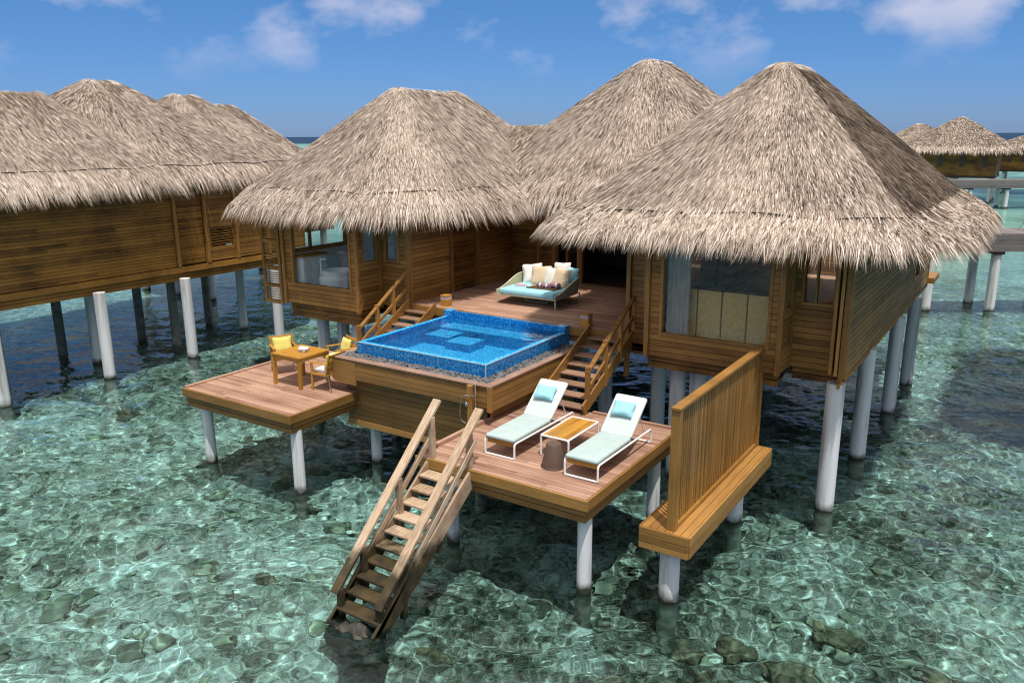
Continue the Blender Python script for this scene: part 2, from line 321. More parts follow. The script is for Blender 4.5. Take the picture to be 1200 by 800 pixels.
M['hose'] = plain('grey_hose', (0.5, 0.5, 0.48), 0.4)
M['frame_white'] = plain('white_powder_coat', (0.80, 0.80, 0.79), 0.35, noise=0.03)
M['mattress'] = fabric('grey_aqua_fabric', (0.40, 0.50, 0.49))
M['aqua'] = fabric('aqua_fabric', (0.30, 0.60, 0.68))
M['aqua_light'] = fabric('pale_aqua_fabric', (0.34, 0.68, 0.74))
M['sling'] = fabric('pale_grey_sling', (0.55, 0.62, 0.60))
M['cream'] = fabric('cream_fabric', (0.78, 0.75, 0.68))
M['sand'] = fabric('sand_fabric', (0.66, 0.50, 0.33))
M['yellow'] = fabric('lemon_fabric', (0.72, 0.62, 0.16))
M['mauve'] = fabric('mauve_towel', (0.30, 0.16, 0.20))
M['pink'] = plain('pink_cover', (0.62, 0.32, 0.36), 0.5)
M['weave'] = plain('olive_weave', (0.42, 0.40, 0.25), 0.8, noise=0.25, scale=60, bump=0.5)
M['olive'] = plain('olive_tube', (0.50, 0.47, 0.32), 0.4, noise=0.05)
M['brown_stool'] = plain('brown_woven_stool', (0.10, 0.060, 0.042), 0.6, noise=0.25, scale=60, bump=0.6)
M['tray'] = plain('dark_tray_wood', (0.16, 0.07, 0.03), 0.4)
M['lantern_glass'] = plain('frosted_lantern', (0.55, 0.42, 0.36), 0.5)
M['shell'] = plain('white_shell', (0.80, 0.78, 0.74), 0.6, noise=0.1, scale=30, bump=0.6)
M['pebble'] = plain('grey_pebble', (0.105, 0.105, 0.11), 0.6, noise=0.8, scale=9)
M['tile'] = tile_mat('blue_mosaic', [(0.0, (0.0, 0.085, 0.27)), (0.45, (0.005, 0.15, 0.43)), (0.85, (0.015, 0.25, 0.60)), (1.0, (0.10, 0.42, 0.76))])
M['tile_top'] = tile_mat('pale_blue_mosaic', [(0.0, (0.0, 0.22, 0.60)), (0.6, (0.015, 0.42, 0.84)), (1.0, (0.22, 0.66, 0.95))])
M['grout'] = plain('white_tile_edge', (0.46, 0.62, 0.76), 0.3)
M['water'] = water_mat('sea_water', [(1, 1.4, 5.0, 2, 0.006)], see=(0.68, 0.95, 0.97), refr=1.0, fmax=0.30)
M['pool_water'] = water_mat('pool_water', [(1, 1, 2.5, 3, 0.012)], see=(0.90, 0.98, 1.0), refr=0.12)
M['bed'] = bed_mat('coral_sand_bed')
M['coral'] = plain('olive_coral', (0.15, 0.12, 0.07), 0.95, noise=0.9, scale=9, bump=0.9)
M['rubble'] = plain('coral_rubble', (0.30, 0.29, 0.20), 0.95, noise=0.6, scale=3, bump=0.8)
M['algae_rock'] = plain('algae_rock', (0.032, 0.029, 0.021), 0.7, noise=0.8, scale=6, bump=1.0)

# ------------------------------------------------------------------ object helpers
ORG = {}
def thing(name, label, cat, loc, rotz=0.0, group=None):
    o = bpy.data.objects.new(name, None); COL.objects.link(o); o.empty_display_size = 0.2
    o.location = loc; o.rotation_euler = (0, 0, rotz)
    o['label'] = label; o['category'] = cat
    if group: o['group'] = group
    ORG[o] = Vector(loc) if not rotz else Vector((0, 0, 0))
    return o
def tag(o, label, cat, group=None):
    o['label'] = label; o['category'] = cat
    if group: o['group'] = group
    return o
def struct(o): o['kind'] = 'structure'; return o

def raw_mesh(name, verts, faces, rnd, mats, parent=None, smooth=False, bevel=0.0, mi=None, origin=None, local=False):
    """verts are world coordinates (or the thing's own when local)"""
    verts = np.asarray(verts, np.float32).reshape(-1, 3)
    if parent is not None and not local:
        org = ORG.get(parent, Vector((0, 0, 0)))
    elif origin is not None: org = Vector(origin)
    else: org = Vector((0, 0, 0))
    v = verts - np.array(org, np.float32)
    me = bpy.data.meshes.new(name)
    if isinstance(faces, np.ndarray):
        k = faces.shape[1]; nf = faces.shape[0]
        me.vertices.add(len(v)); me.vertices.foreach_set('co', v.ravel())
        me.loops.add(nf * k); me.loops.foreach_set('vertex_index', faces.astype(np.int32).ravel())
        me.polygons.add(nf); me.polygons.foreach_set('loop_start', np.arange(0, nf * k, k, dtype=np.int32))
        me.update(calc_edges=True)
    else:
        me.from_pydata(v.tolist(), [], faces); me.update()
    if rnd is not None:
        a = me.attributes.new('rnd', 'FLOAT', 'POINT'); a.data.foreach_set('value', np.asarray(rnd, np.float32))
    for m_ in (mats if isinstance(mats, (list, tuple)) else [mats]): me.materials.append(m_)
    if mi is not None: me.polygons.foreach_set('material_index', np.asarray(mi, np.int32))
    if smooth: me.polygons.foreach_set('use_smooth', [True] * len(me.polygons))
    o = bpy.data.objects.new(name, me); COL.objects.link(o)
    if parent is not None:
        o.parent = parent; ORG[o] = org
    else:
        o.location = org; ORG[o] = org
    if bevel:
        bm = o.modifiers.new('bevel', 'BEVEL'); bm.width = bevel; bm.segments = 2; bm.limit_method = 'ANGLE'; bm.angle_limit = R(40)
    return o

class MB:
    def __init__(s): s.v = []; s.f = []; s.r = []; s.rot = None
    def add(s, vs, fs, r=None):
        b = len(s.v); r = random.random() if r is None else r
        s.v += [tuple(p) for p in vs]; s.f += [tuple(i + b for i in f) for f in fs]; s.r += [r] * len(vs); return s
    def box(s, x0, x1, y0, y1, z0, z1, r=None):
        vs = [(x0, y0, z0), (x1, y0, z0), (x1, y1, z0), (x0, y1, z0), (x0, y0, z1), (x1, y0, z1), (x1, y1, z1), (x0, y1, z1)]
        return s.add(vs, [(3, 2, 1, 0), (4, 5, 6, 7), (0, 1, 5, 4), (1, 2, 6, 5), (2, 3, 7, 6), (3, 0, 4, 7)], r)
    def beam(s, p, q, w, h, up=(0, 0, 1), r=None):
        p = Vector(p); q = Vector(q); d = (q - p).normalized(); up = Vector(up)
        a = d.cross(up)
        if a.length < 1e-4: a = d.cross(Vector((1, 0, 0)))
        a.normalize(); u = a.cross(d).normalized(); a = a * w / 2; u = u * h / 2
        vs = [c + e for c in (p, q) for e in (-a - u, a - u, a + u, -a + u)]
        return s.add(vs, [(3, 2, 1, 0), (4, 5, 6, 7), (0, 1, 5, 4), (1, 2, 6, 5), (2, 3, 7, 6), (3, 0, 4, 7)], r)
    def tube(s, pts, rad, n=8, closed=False, r=None):
        pts = [Vector(p) for p in pts]; N = len(pts); rings = []
        prev = None
        for i, p in enumerate(pts):
            if closed: d = (pts[(i + 1) % N] - pts[i - 1])
            else: d = pts[min(i + 1, N - 1)] - pts[max(i - 1, 0)]
            d.normalize()
            if prev is None:
                a = d.cross(Vector((0, 0, 1)))
                if a.length < 1e-3: a = d.cross(Vector((1, 0, 0)))
            else: a = prev - d * prev.dot(d)
            a.normalize(); prev = a; b = d.cross(a)
            rr = rad[i] if isinstance(rad, (list, tuple)) else rad
            rings.append([p + a * math.cos(t) * rr + b * math.sin(t) * rr for t in [2 * math.pi * k / n for k in range(n)]])
        vs = [v for rg in rings for v in rg]; fs = []
        for i in range(N if closed else N - 1):
            j = (i + 1) % N
            for k in range(n):
                k2 = (k + 1) % n; fs.append((i * n + k, i * n + k2, j * n + k2, j * n + k))
        if not closed: fs.append(tuple(range(n - 1, -1, -1))); fs.append(tuple((N - 1) * n + k for k in range(n)))
        return s.add(vs, fs, r)
    def lathe(s, prof, cx, cy, n=24, r=None, closed_ends=True):
        vs = []; fs = []
        for (rr, z) in prof:
            for k in range(n):
                t = 2 * math.pi * k / n; vs.append((cx + rr * math.cos(t), cy + rr * math.sin(t), z))
        for i in range(len(prof) - 1):
            for k in range(n):
                k2 = (k + 1) % n; fs.append((i * n + k, i * n + k2, (i + 1) * n + k2, (i + 1) * n + k))
        if closed_ends: fs.append(tuple(range(n - 1, -1, -1))); fs.append(tuple((len(prof) - 1) * n + k for k in range(n)))
        return s.add(vs, fs, r)
    def prism(s, poly, axis, a0, a1, r=None):
        """poly: 2D outline; axis 'y' -> (x,z) extruded along y, 'x' -> (y,z), 'z' -> (x,y)"""
        def P(u, w, a): return {'y': (u, a, w), 'x': (a, u, w), 'z': (u, w, a)}[axis]
        n = len(poly); vs = [P(u, w, a0) for u, w in poly] + [P(u, w, a1) for u, w in poly]
        fs = [tuple(range(n)), tuple(range(2 * n - 1, n - 1, -1))] + [(i, n + i, n + (i + 1) % n, (i + 1) % n) for i in range(n)]
        return s.add(vs, fs, r)
    def build(s, name, mat, parent=None, bevel=0.0, smooth=False, local=False, origin=None):
        if parent is None and origin is None:
            a = np.array(s.v); origin = ((a[:, 0].min() + a[:, 0].max()) / 2, (a[:, 1].min() + a[:, 1].max()) / 2, a[:, 2].min())
        import bmesh
        o = raw_mesh(name, s.v, s.f, s.r, mat, parent, smooth, bevel, origin=origin, local=local)
        bm = bmesh.new(); bm.from_mesh(o.data); bmesh.ops.recalc_face_normals(bm, faces=bm.faces); bm.to_mesh(o.data); bm.free()
        return o

def rounded_path(pts, rad, seg=5, closed=False):
    """fillets a polyline"""
    pts = [Vector(p) for p in pts]; out = []; N = len(pts)
    for i, p in enumerate(pts):
        if not closed and i in (0, N - 1): out.append(p); continue
        a = pts[i - 1]; b = pts[(i + 1) % N]; d1 = (a - p); d2 = (b - p)
        r = min(rad, d1.length * 0.45, d2.length * 0.45)
        s = p + d1.normalized() * r; e = p + d2.normalized() * r
        for k in range(seg + 1):
            t = k / seg; out.append(s * (1 - t) ** 2 + p * 2 * t * (1 - t) + e * t ** 2)
    return out

# ------------------------------------------------------------------ siding, decks, stilts
def siding(name, axis, c, a0, a1, z0, z1, mat, parent, face, openings=(), pitch=0.118, thick=0.10, backing=True):
    """horizontal board wall. axis 'x': runs along x at y=c; 'y': runs along y at x=c. face = +1/-1 outward side"""
    mb = MB(); z = z0
    while z < z1 - 0.02:
        zt = min(z + pitch, z1)
        iv = [(a0, a1)]
        for (o0, o1, p0, p1) in openings:
            if p0 < zt - 0.02 and p1 > z + 0.02:
                nv = []
                for (s, e) in iv:
                    if o1 <= s or o0 >= e: nv.append((s, e)); continue
                    if o0 > s: nv.append((s, o0))
                    if o1 < e: nv.append((o1, e))
                iv = nv
        for (s, e) in iv:
            if e - s < 0.02: continue
            cuts = [s]; k = s + random.uniform(1.0, 4.5)
            while k < e - 0.5: cuts.append(k); k += random.uniform(2.6, 5.0)
            cuts.append(e)
            for u, w in zip(cuts[:-1], cuts[1:]):
                jog = random.uniform(0, 0.004)
                f0, f1 = c + face * jog, c - face * thick
                lo, hi = min(f0, f1), max(f0, f1)
                if axis == 'x': mb.box(u + .001, w - .001, lo, hi, z + .006, zt - .006)
                else: mb.box(lo, hi, u + .001, w - .001, z + .006, zt - .006)
            f0, f1 = c - face * 0.022, c - face * (thick - 0.02)
            lo, hi = min(f0, f1), max(f0, f1)
            if axis == 'x': mb.box(s, e, lo, hi, z, zt, 0.0)
            else: mb.box(lo, hi, s, e, z, zt, 0.0)
        z = zt
    return mb.build(name, mat, parent)

def plank_deck(name, x0, x1, y0, y1, z, mat, parent, pitch=0.105, th=0.03):
    mb = MB(); y = y0
    while y < y1 - 0.01:
        yt = min(y + pitch, y1); cuts = [x0]; k = x0 + random.uniform(0.8, 2.6)
        while k < x1 - 0.6: cuts.append(k); k += random.uniform(1.8, 3.2)
        cuts.append(x1)
        for u, w in zip(cuts[:-1], cuts[1:]):
            j = random.uniform(-.0015, .0015); mb.box(u + .0015, w - .0015, y + .004, yt - .004, z - th, z + j)
        y = yt
    mb.box(x0, x1, y0, y1, z - th - 0.03, z - th + .004, 0.0)
    return mb.build(name, mat, parent)

def stilt(parent, x, y, top, rad=0.18, mat='stilt', bottom=-1.9, name='stilt'):
    mb = MB(); w = random.uniform(-.01, .01)
    mb.lathe([(rad, bottom), (rad * 1.0, -0.2), (rad * 0.985, 0.6), (rad * 0.97, top)], x, y, 20)
    return mb.build(name, M[mat], parent, smooth=False) if False else smooth_build(mb, name, M[mat], parent)
def smooth_build(mb, name, mat, parent=None, local=False, angle=40):
    o = mb.build(name, mat, parent, smooth=True, local=local)
    try:
        o.data.set_sharp_from_angle(angle=R(angle))
    except Exception: pass
    return o

def window(parent, axis, c, a0, a1, z0, z1, face, depth=0.10, bar=0.055, mullions=(), mat='trim_h', glass='glass'):
    """frame with a pane; outer size a0..a1, z0..z1"""
    mb = MB(); f0 = c + face * 0.022; f1 = c - face * depth
    lo, hi = min(f0, f1), max(f0, f1)
    def bx(u0, u1, w0, w1):
        if axis == 'x': mb.box(u0, u1, lo, hi, w0, w1)
        else: mb.box(lo, hi, u0, u1, w0, w1)
    bx(a0, a0 + bar, z0, z1); bx(a1 - bar, a1, z0, z1); bx(a0 + bar, a1 - bar, z0, z0 + bar); bx(a0 + bar, a1 - bar, z1 - bar, z1)
    for k in mullions: bx(k - .02, k + .02, z0 + bar, z1 - bar)
    fr = mb.build('window', M[mat], parent, bevel=0.004)
    pb = MB(); q = c - face * 0.035
    if axis == 'x': pb.box(a0 + bar - .01, a1 - bar + .01, q - .004, q + .004, z0 + bar - .01, z1 - bar + .01)
    else: pb.box(q - .004, q + .004, a0 + bar - .01, a1 - bar + .01, z0 + bar - .01, z1 - bar + .01)
    pb.build('pane', M[glass], fr)
    return fr

# ------------------------------------------------------------------ thatch
def thatch_roof(parent, cx, cy, hx, hy, rad, rl, zr, zc, out=0.85, drop=0.80, n_straw=60000, n_fringe=16000,
                axis='y', weathered=None, sw=1.0, seam=True, sides=None):  # weathered: limit of outward x beyond which straws are darker
    """hipped thatch: half sizes hx, hy at the seam line (z=zc), ridge half length rl at zr, hanging fringe below the seam"""
    # rounded-rectangle outline by arc length
    P = []
    for (sx, sy, a0) in ((1, 1, 0), (-1, 1, 90), (-1, -1, 180), (1, -1, 270)):
        for k in range(25):
            a = R(a0 + 90 * k / 24); P.append((sx * (hx - rad) + rad * math.cos(a), sy * (hy - rad) + rad * math.sin(a), math.cos(a), math.sin(a)))
    P.append(P[0]); P = np.array(P)
    sl = np.r_[0, np.cumsum(np.hypot(np.diff(P[:, 0]), np.diff(P[:, 1])))]; per = sl[-1]
    def outline(u):
        s = (u % 1.0) * per
        return np.stack([np.interp(s, sl, P[:, i]) for i in range(4)], -1)
    ph = RNG.uniform(0, 6.28, 8)
    def wob(u, t):   # slow unevenness of the thatch surface
        w = sum(np.sin(2 * np.pi * k * u + ph[i] + 2.2 * i * t) / (i + 2.0) for i, k in enumerate((3, 5, 9, 14, 23)))
        return 0.035 * w * np.clip(t * 2, 0, 1)
    a = 0.06
    def surf(u, t):
        o = outline(u); ex, ey, nx, ny = o[..., 0], o[..., 1], o[..., 2], o[..., 3]
        if axis == 'y': rx = ex * 0; ry = np.clip(ey, -rl, rl)
        else: ry = ey * 0; rx = np.clip(ex, -rl, rl)
        tt = np.clip(t, 0, 1); q = np.clip(t - 1, 0, None)
        x = rx + (ex - rx) * tt + nx * q * out; y = ry + (ey - ry) * tt + ny * q * out
        dr = (np.sqrt(tt ** 2 + a * a) - a) / (math.sqrt(1 + a * a) - a)
        z = zr - (zr - zc) * (dr - 0.012 * np.sin(np.pi * tt)) - drop * (0.72 * q + 0.28 * q * q) + wob(u, t)
        return np.stack([cx + x, cy + y, z], -1)
    def frame(u, t):
        p = surf(u, t); e = surf(u + 1e-3, t) - surf(u - 1e-3, t); d = surf(u, t + .01) - surf(u, t - .01 * (t > .02))
        e /= np.linalg.norm(e, axis=-1, keepdims=True) + 1e-9; d /= np.linalg.norm(d, axis=-1, keepdims=True) + 1e-9
        nrm = np.cross(d, e); nrm *= np.sign(nrm[..., 2:3]) ; nrm /= np.linalg.norm(nrm, axis=-1, keepdims=True) + 1e-9
        return p, e, d, nrm
    # base shell
    nu, ntt = 180, 26
    U, T = np.meshgrid(np.arange(nu) / nu, np.r_[np.linspace(0.0, 1.0, 22), [1.12, 1.28, 1.42, 1.56]], indexing='xy')
    V = surf(U, T).reshape(-1, 3); V[:, 2] -= 0.03
    idx = np.arange(nu * ntt).reshape(ntt, nu)
    F = np.stack([idx[:-1], np.roll(idx, -1, 1)[:-1], np.roll(idx, -1, 1)[1:], idx[1:]], -1).reshape(-1, 4)
    def tri_build(u, t, L, w, rnd, lift0, lift1, jit):
        p, e, d, nrm = frame(u, t); k = len(u)
        th = RNG.normal(0, jit, k)[:, None]
        dd = d * np.cos(th) + e * np.sin(th); ee = e * np.cos(th) - d * np.sin(th)
        roll = RNG.normal(0, .5, k)[:, None]; ee = ee * np.cos(roll) + nrm * np.sin(roll)
        b0 = p + nrm * lift0[:, None] - ee * w[:, None] / 2; b1 = p + nrm * lift0[:, None] + ee * w[:, None] / 2
        tip = p + dd * L[:, None] + nrm * lift1[:, None]
        vv = np.stack([b0, b1, tip], 1).reshape(-1, 3)
        ff = np.arange(3 * k).reshape(k, 3)
        return vv, ff, np.repeat(rnd, 3)
    n = n_straw
    u = RNG.random(n); t = np.sqrt(RNG.random(n)) * 0.99
    rnd = np.clip(RNG.normal(.55, .23, n), 0, 1)
    o = outline(u)
    if weathered is not None:       # darker straws where the slope faces +x
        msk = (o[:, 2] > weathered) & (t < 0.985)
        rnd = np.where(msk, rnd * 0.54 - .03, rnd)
    rnd = np.where(RNG.random(n) < .07, .10, rnd)
    tipb = (t < 0.07); rnd = np.where(tipb, rnd * .45 + .6, rnd)
    L = RNG.uniform(.16, .34, n); w = RNG.uniform(.012, .026, n) * sw
    v1, f1, r1 = tri_build(u, t, L, w, rnd, RNG.uniform(-.01, .02, n), RNG.uniform(.0, .045, n), .09)
    roof_v = np.concatenate([V, v1]); roof_r = np.concatenate([np.full(len(V), .22), r1])
    # one mesh for the slope: base quads split to triangles + straws
    Ft = np.concatenate([F[:, [0, 1, 2]], F[:, [0, 2, 3]]])
    faces = np.concatenate([Ft, f1 + len(V)]); mi = np.concatenate([np.ones(len(Ft), int), np.zeros(len(f1), int)])
    roof = raw_mesh('roof', roof_v, faces, roof_r, [M['thatch'], M['thatch_base']], parent, mi=mi)
    # hanging fringe, bent straws in two pieces
    n = n_fringe
    u = RNG.random(n); q0 = RNG.uniform(-.04, .56, n) ; ln = RNG.uniform(.22, .62, n)
    ts = [1 + q0, 1 + q0 + ln * .5, 1 + q0 + ln]
    pts = []
    th = RNG.normal(0, .22, n)
    clump = 0.10 * np.sin(2 * np.pi * u * 61 + ph[0]) + .10 * np.sin(2 * np.pi * u * 137 + ph[1])
    for i, tt in enumerate(ts):
        p, e, d, nrm = frame(u, tt)
        s = (0, .5, 1)[i] * ln
        lift = (.03, .05, .02)[i] + RNG.uniform(0, .05, n)
        pts.append(p + nrm * lift[:, None] + e * ((th + clump) * s * .75)[:, None] + np.array([0, 0, -1.0]) * ((.16 + RNG.uniform(0, .1, n)) * s * s)[:, None])
        if i == 0: E0, N0 = e, nrm
    w = RNG.uniform(.010, .022, n) * sw; ro = RNG.normal(0, .6, n)
    ee = E0 * np.cos(ro)[:, None] + N0 * np.sin(ro)[:, None]
    A = [pts[0] - ee * w[:, None] / 2, pts[0] + ee * w[:, None] / 2, pts[1] - ee * w[:, None] * .42, pts[1] + ee * w[:, None] * .42, pts[2]]
    vv = np.stack(A, 1).reshape(-1, 3); b = np.arange(n)[:, None] * 5
    ff = np.concatenate([b + np.array([0, 1, 3]), b + np.array([0, 3, 2]), b + np.array([2, 3, 4])])
    rr = np.clip(RNG.normal(.58, .22, n), 0, 1)
    fr = raw_mesh('eave_fringe', vv, ff, np.repeat(rr, 5), M['thatch'], roof)
    if seam:
        mb = MB(); k = max(8, int(per / 2.2)); pts = []
        us = np.linspace(0, 1, k * 10, endpoint=False)
        sag = 0.05 * np.abs(np.sin(np.pi * us * k))
        p, e, d, nrm = frame(us, np.full(len(us), 1.0) - sag * .35)
        p = p + nrm * .05
        mb.tube([tuple(x) for x in p], 0.016, 5, closed=True)
        mb.build('seam_rope', M['rope'], roof)
    return roof

# ================================================================== SETTING: sea bed, water
WAVES = [(1.7, .015, 8, .6), (.75, .0058, 12, .8), (.40, .0036, 16, 1.1), (.24, .0020, 18, 1.6)]
def rsum(x, y, comps, seed):
    g = np.random.default_rng(seed); z = np.zeros_like(x)
    for (wl, amp) in comps:
        for _ in range(5):
            th = g.uniform(0, 6.28); ph = g.uniform(0, 6.28); k = 2 * np.pi / (wl * g.uniform(.75, 1.3))
            z = z + amp / 2.2 * np.sin(k * (np.cos(th) * x + np.sin(th) * y) + ph)
    return z
def polar(r, nth):
    th = np.linspace(0, 2 * np.pi, nth, endpoint=False)
    X = np.concatenate([[0.0], (r[:, None] * np.cos(th)).ravel()]); Y = np.concatenate([[0.0], (r[:, None] * np.sin(th)).ravel()])
    fs = [(0, 1 + k, 1 + (k + 1) % nth) for k in range(nth)]
    for i in range(len(r) - 1):
        a = 1 + i * nth; b = a + nth
        fs += [(a + k, b + k, b + (k + 1) % nth, a + (k + 1) % nth) for k in range(nth)]
    return X, Y, fs
def build_sea():
    r = np.r_[np.arange(1, 40, 0.42), np.geomspace(41, 30000, 90)]
    X, Y, fs = polar(r, 420); D = np.hypot(X, Y)
    Z = -1.45 + rsum(X, Y, [(11, .10), (3.2, .09), (1.3, .06)], 3) * np.clip(1.4 - D / 60, 0, 1)
    Z -= np.clip((D - 35) / 150, 0, 1) * 0.9 + np.clip((D - 850) / 250, 0, 1) * 38
    o = raw_mesh('sea_bed', np.stack([X, Y, Z], 1), fs, None, M['bed'], smooth=True); struct(o)
    # water surface with real ripples, fine where the picture looks
    rr = [3.0]
    while rr[-1] < 46: rr.append(rr[-1] + 0.034 + 0.0009 * rr[-1])
    r2 = np.r_[[0.8], rr, np.geomspace(48, 30000, 70)]
    va = R(123.5)
    th = np.r_[np.linspace(va - .78, va + .78, 1000), np.linspace(va + .78, va - .78 + 2 * np.pi, 90)[1:-1]]
    nt_ = len(th); nr = len(r2)
    X = np.concatenate([[0.0], (r2[:, None] * np.cos(th)).ravel()]); Y = np.concatenate([[0.0], (r2[:, None] * np.sin(th)).ravel()])
    D = np.hypot(X, Y); Z = np.full(len(X), WATER_Z)
    near = np.clip(1.25 - D / 90, 0, 1)
    g = np.random.default_rng(8)
    wx = X + .25 * np.sin(Y * .9 + 1) + .12 * np.sin(Y * 2.3 + X * .7); wy = Y + .25 * np.sin(X * .8) + .12 * np.sin(X * 2.1 - Y * .6)
    for (wl, amp, nn, spread) in WAVES:
        for _ in range(nn):
            a_ = R(112) + g.normal(0, spread); k = 2 * np.pi / (wl * g.uniform(.72, 1.35))
            Z += near * amp / math.sqrt(nn) * 1.2 * np.sin(k * (math.cos(a_) * wx + math.sin(a_) * wy) + g.uniform(0, 6.28))
    i = np.arange(nr - 1)[:, None] * nt_ + 1; k = np.arange(nt_)[None, :]; k2 = (k + 1) % nt_
    F = np.stack([i + k, i + nt_ + k, i + nt_ + k2, i + k2], -1).reshape(-1, 4)
    w = raw_mesh('sea_water', np.stack([X, Y, Z], 1), F, None, M['water'], smooth=True); struct(w)
    w.cycles.is_caustics_caster = True
build_sea()

def lump(mb, x, y, z, sx, sy, sz, seed, nu=12, nv=8, rough=.25):
    g = np.random.default_rng(seed); vs = []; fs = []
    ks = g.normal(0, 2.2, (6, 3)); ph = g.uniform(0, 6.28, 6)
    for i in range(nv + 1):
        a = math.pi * i / nv - math.pi / 2
        for k in range(nu):
            t = 2 * math.pi * k / nu; d = np.array([math.cos(a) * math.cos(t), math.cos(a) * math.sin(t), math.sin(a)])
            s = 1 + rough * float(np.sin(ks @ d * 1.5 + ph).sum()) / 2.4
            vs.append((x + d[0] * sx * s, y + d[1] * sy * s, z + d[2] * sz * s))
    for i in range(nv):
        for k in range(nu):
            fs.append((i * nu + k, i * nu + (k + 1) % nu, (i + 1) * nu + (k + 1) % nu, (i + 1) * nu + k))
    mb.add(vs, fs)
def rubble():
    mb = MB(); g = random.Random(5)
    for i in range(1100):
        a = R(33.5 + 90) + g.uniform(-.72, .72); d = g.uniform(7.5, 38) ** 1.0
        x, y = d * math.cos(a), d * math.sin(a)
        s = g.choice([.06, .08, .10, .13, .17]) * g.uniform(.7, 1.3)
        lump(mb, x, y, -1.5, s * g.uniform(.8, 1.5), s * g.uniform(.8, 1.5), s * .8, i, 9, 6, .42)
    o = mb.build('coral_rubble', M['rubble'], smooth=True); o['kind'] = 'stuff'; o['label'] = 'pale broken coral rubble scattered over the lagoon floor'
rubble()
def crag(mb, x, y, z, sx, sy, sz, seed, nu=56, nv=36):
    g = np.random.default_rng(seed); vs = []; fs = []
    oct_ = [(g.normal(0, k, (5, 3)), g.uniform(0, 6.28, 5), a) for k, a in ((1.6, .16), (4.0, .09), (9.0, .045), (18., .02))]
    for i in range(nv + 1):
        a_ = math.pi * i / nv - math.pi / 2
        for k in range(nu):
            t_q = 2 * math.pi * k / nu; d = np.array([math.cos(a_) * math.cos(t_q), math.cos(a_) * math.sin(t_q), math.sin(a_)])
            q = 1 + sum(am * float(np.abs(np.sin(ks @ d + ph)).sum() - 3.1) / 1.3 for ks, ph, am in oct_)
            vs.append((x + d[0] * sx * q, y + d[1] * sy * q, z + d[2] * sz * q))
    for i in range(nv):
        for k in range(nu): fs.append((i * nu + k, i * nu + (k + 1) % nu, (i + 1) * nu + (k + 1) % nu, (i + 1) * nu + k))
    mb.add(vs, fs)
CG = 'olive coral heads on the lagoon floor'
CORAL = [(-1.55, 8.9, .55), (-2.1, 9.5, .5), (-2.75, 9.2, .45), (-1.3, 10.6, .5), (-2.35, 11.2, .42), (-3.2, 10.2, .36), (-1.0, 9.7, .4), (-11.2, 8.6, .3), (-1.9, 12.6, .4), (-21.5, 12.2, .5), (-4.6, 9.6, .35), (-3.9, 10.9, .3), (-3.3, 11.4, .34), (-1.9, 10.6, .42), (-.75, 11.3, .38), (-2.6, 8.6, .4), (-5.4, 8.9, .28), (-7.3, 8.6, .3), (-.4, 12.2, .36), (-12.6, 11.0, .3)]
for i, (x, y, s) in enumerate(CORAL):
    s *= .82
    mb = MB(); crag(mb, x, y, -1.42, s, s * .8, s * .6, 900 + i, 40, 24)
    for k in range(3): crag(mb, x + random.uniform(-s, s), y + random.uniform(-s, s) * .8, -1.42, s * .5, s * .45, s * .45, 950 + i * 7 + k, 24, 14)
    o = mb.build('coral_head', M['coral'], smooth=True)
    tag(o, 'dark olive coral head under clear shallow water', 'coral', CG)

# ================================================================== MAIN VILLA
ZF = 2.85                       # terrace level
WB = 2.70                       # wall bottom
WT = 5.55                       # wall top, up inside the thatch
villa = thing('overwater_villa', 'large wooden overwater villa with three joined thatched roofs and a terrace with plunge pool', 'villa', (-9.5, 19, WATER_Z))

def skirt(axis, c, a0, a1, face, parent, z1=WB, mat='siding_old', n=2, inset=.08, h=.115):
    mb = MB(); z = z1 - .012
    for k in range(n):
        f0 = c - face * inset; f1 = f0 - face * .05; lo, hi = min(f0, f1), max(f0, f1)
        if axis == 'x': mb.box(a0, a1, lo, hi, z - h, z)
        else: mb.box(lo, hi, a0, a1, z - h, z)
        z -= h + .022
    return mb.build('skirt_board', M[mat], parent)
def post(parent, x, y, z0, z1, w=.10, d=.10, name='corner_post', mat='trim_z', tilt=(0, 0)):
    mb = MB(); mb.beam((x, y, z0), (x + tilt[0], y + tilt[1], z1), w, d, up=(0, 1, 0)); return mb.build(name, M[mat], parent, bevel=.006)

# --- right wing (bedroom)
BY = 15.2
siding('wall', 'x', BY, -6.62, -3.95, WB, WT, M['siding'], villa, -1, [(-6.34, -4.16, 3.22, 5.2)])
window(villa, 'x', BY, -6.40, -4.12, 3.16, 5.25, -1, bar=.065)
siding('wall', 'y', -3.90, BY + .0, 15.95, WB, WT, M['siding'], villa, 1, [(15.42, 15.80, 3.95, 5.2)])
window(villa, 'y', -3.90, 15.38, 15.84, 3.90, 5.25, 1, bar=.05)
siding('wall', 'x', 15.97, -3.90, -2.96, WB, WT, M['siding'], villa, -1, [(-3.72, -3.18, 4.02, 5.2)])
window(villa, 'x', 15.97, -3.78, -3.12, 3.97, 5.25, -1, bar=.055, mullions=(-3.5,))
siding('wall', 'y', -2.80, 15.62, 27.6, WB, WT, M['siding_side'], villa, 1, [(24.2, 25.2, 3.3, 5.2), (25.7, 27.2, 3.6, 5.2)])
window(villa, 'y', -2.80, 24.15, 25.25, 3.25, 5.25, 1, bar=.06)
window(villa, 'y', -2.80, 25.65, 27.25, 3.55, 5.25, 1, bar=.06, mullions=(26.2, 26.7))
siding('wall', 'x', 16.02, -7.45, -6.62, WB - .02, WT, M['siding'], villa, -1, [(-7.08, -6.82, 3.72, 5.2)])
window(villa, 'x', 16.02, -7.13, -6.77, 3.66, 5.25, -1, bar=.05)
siding('wall', 'y', -7.45, 16.02, 21.2, WB - .02, WT, M['siding'], villa, -1, [(17.2, 20.4, 2.95, 5.1)])
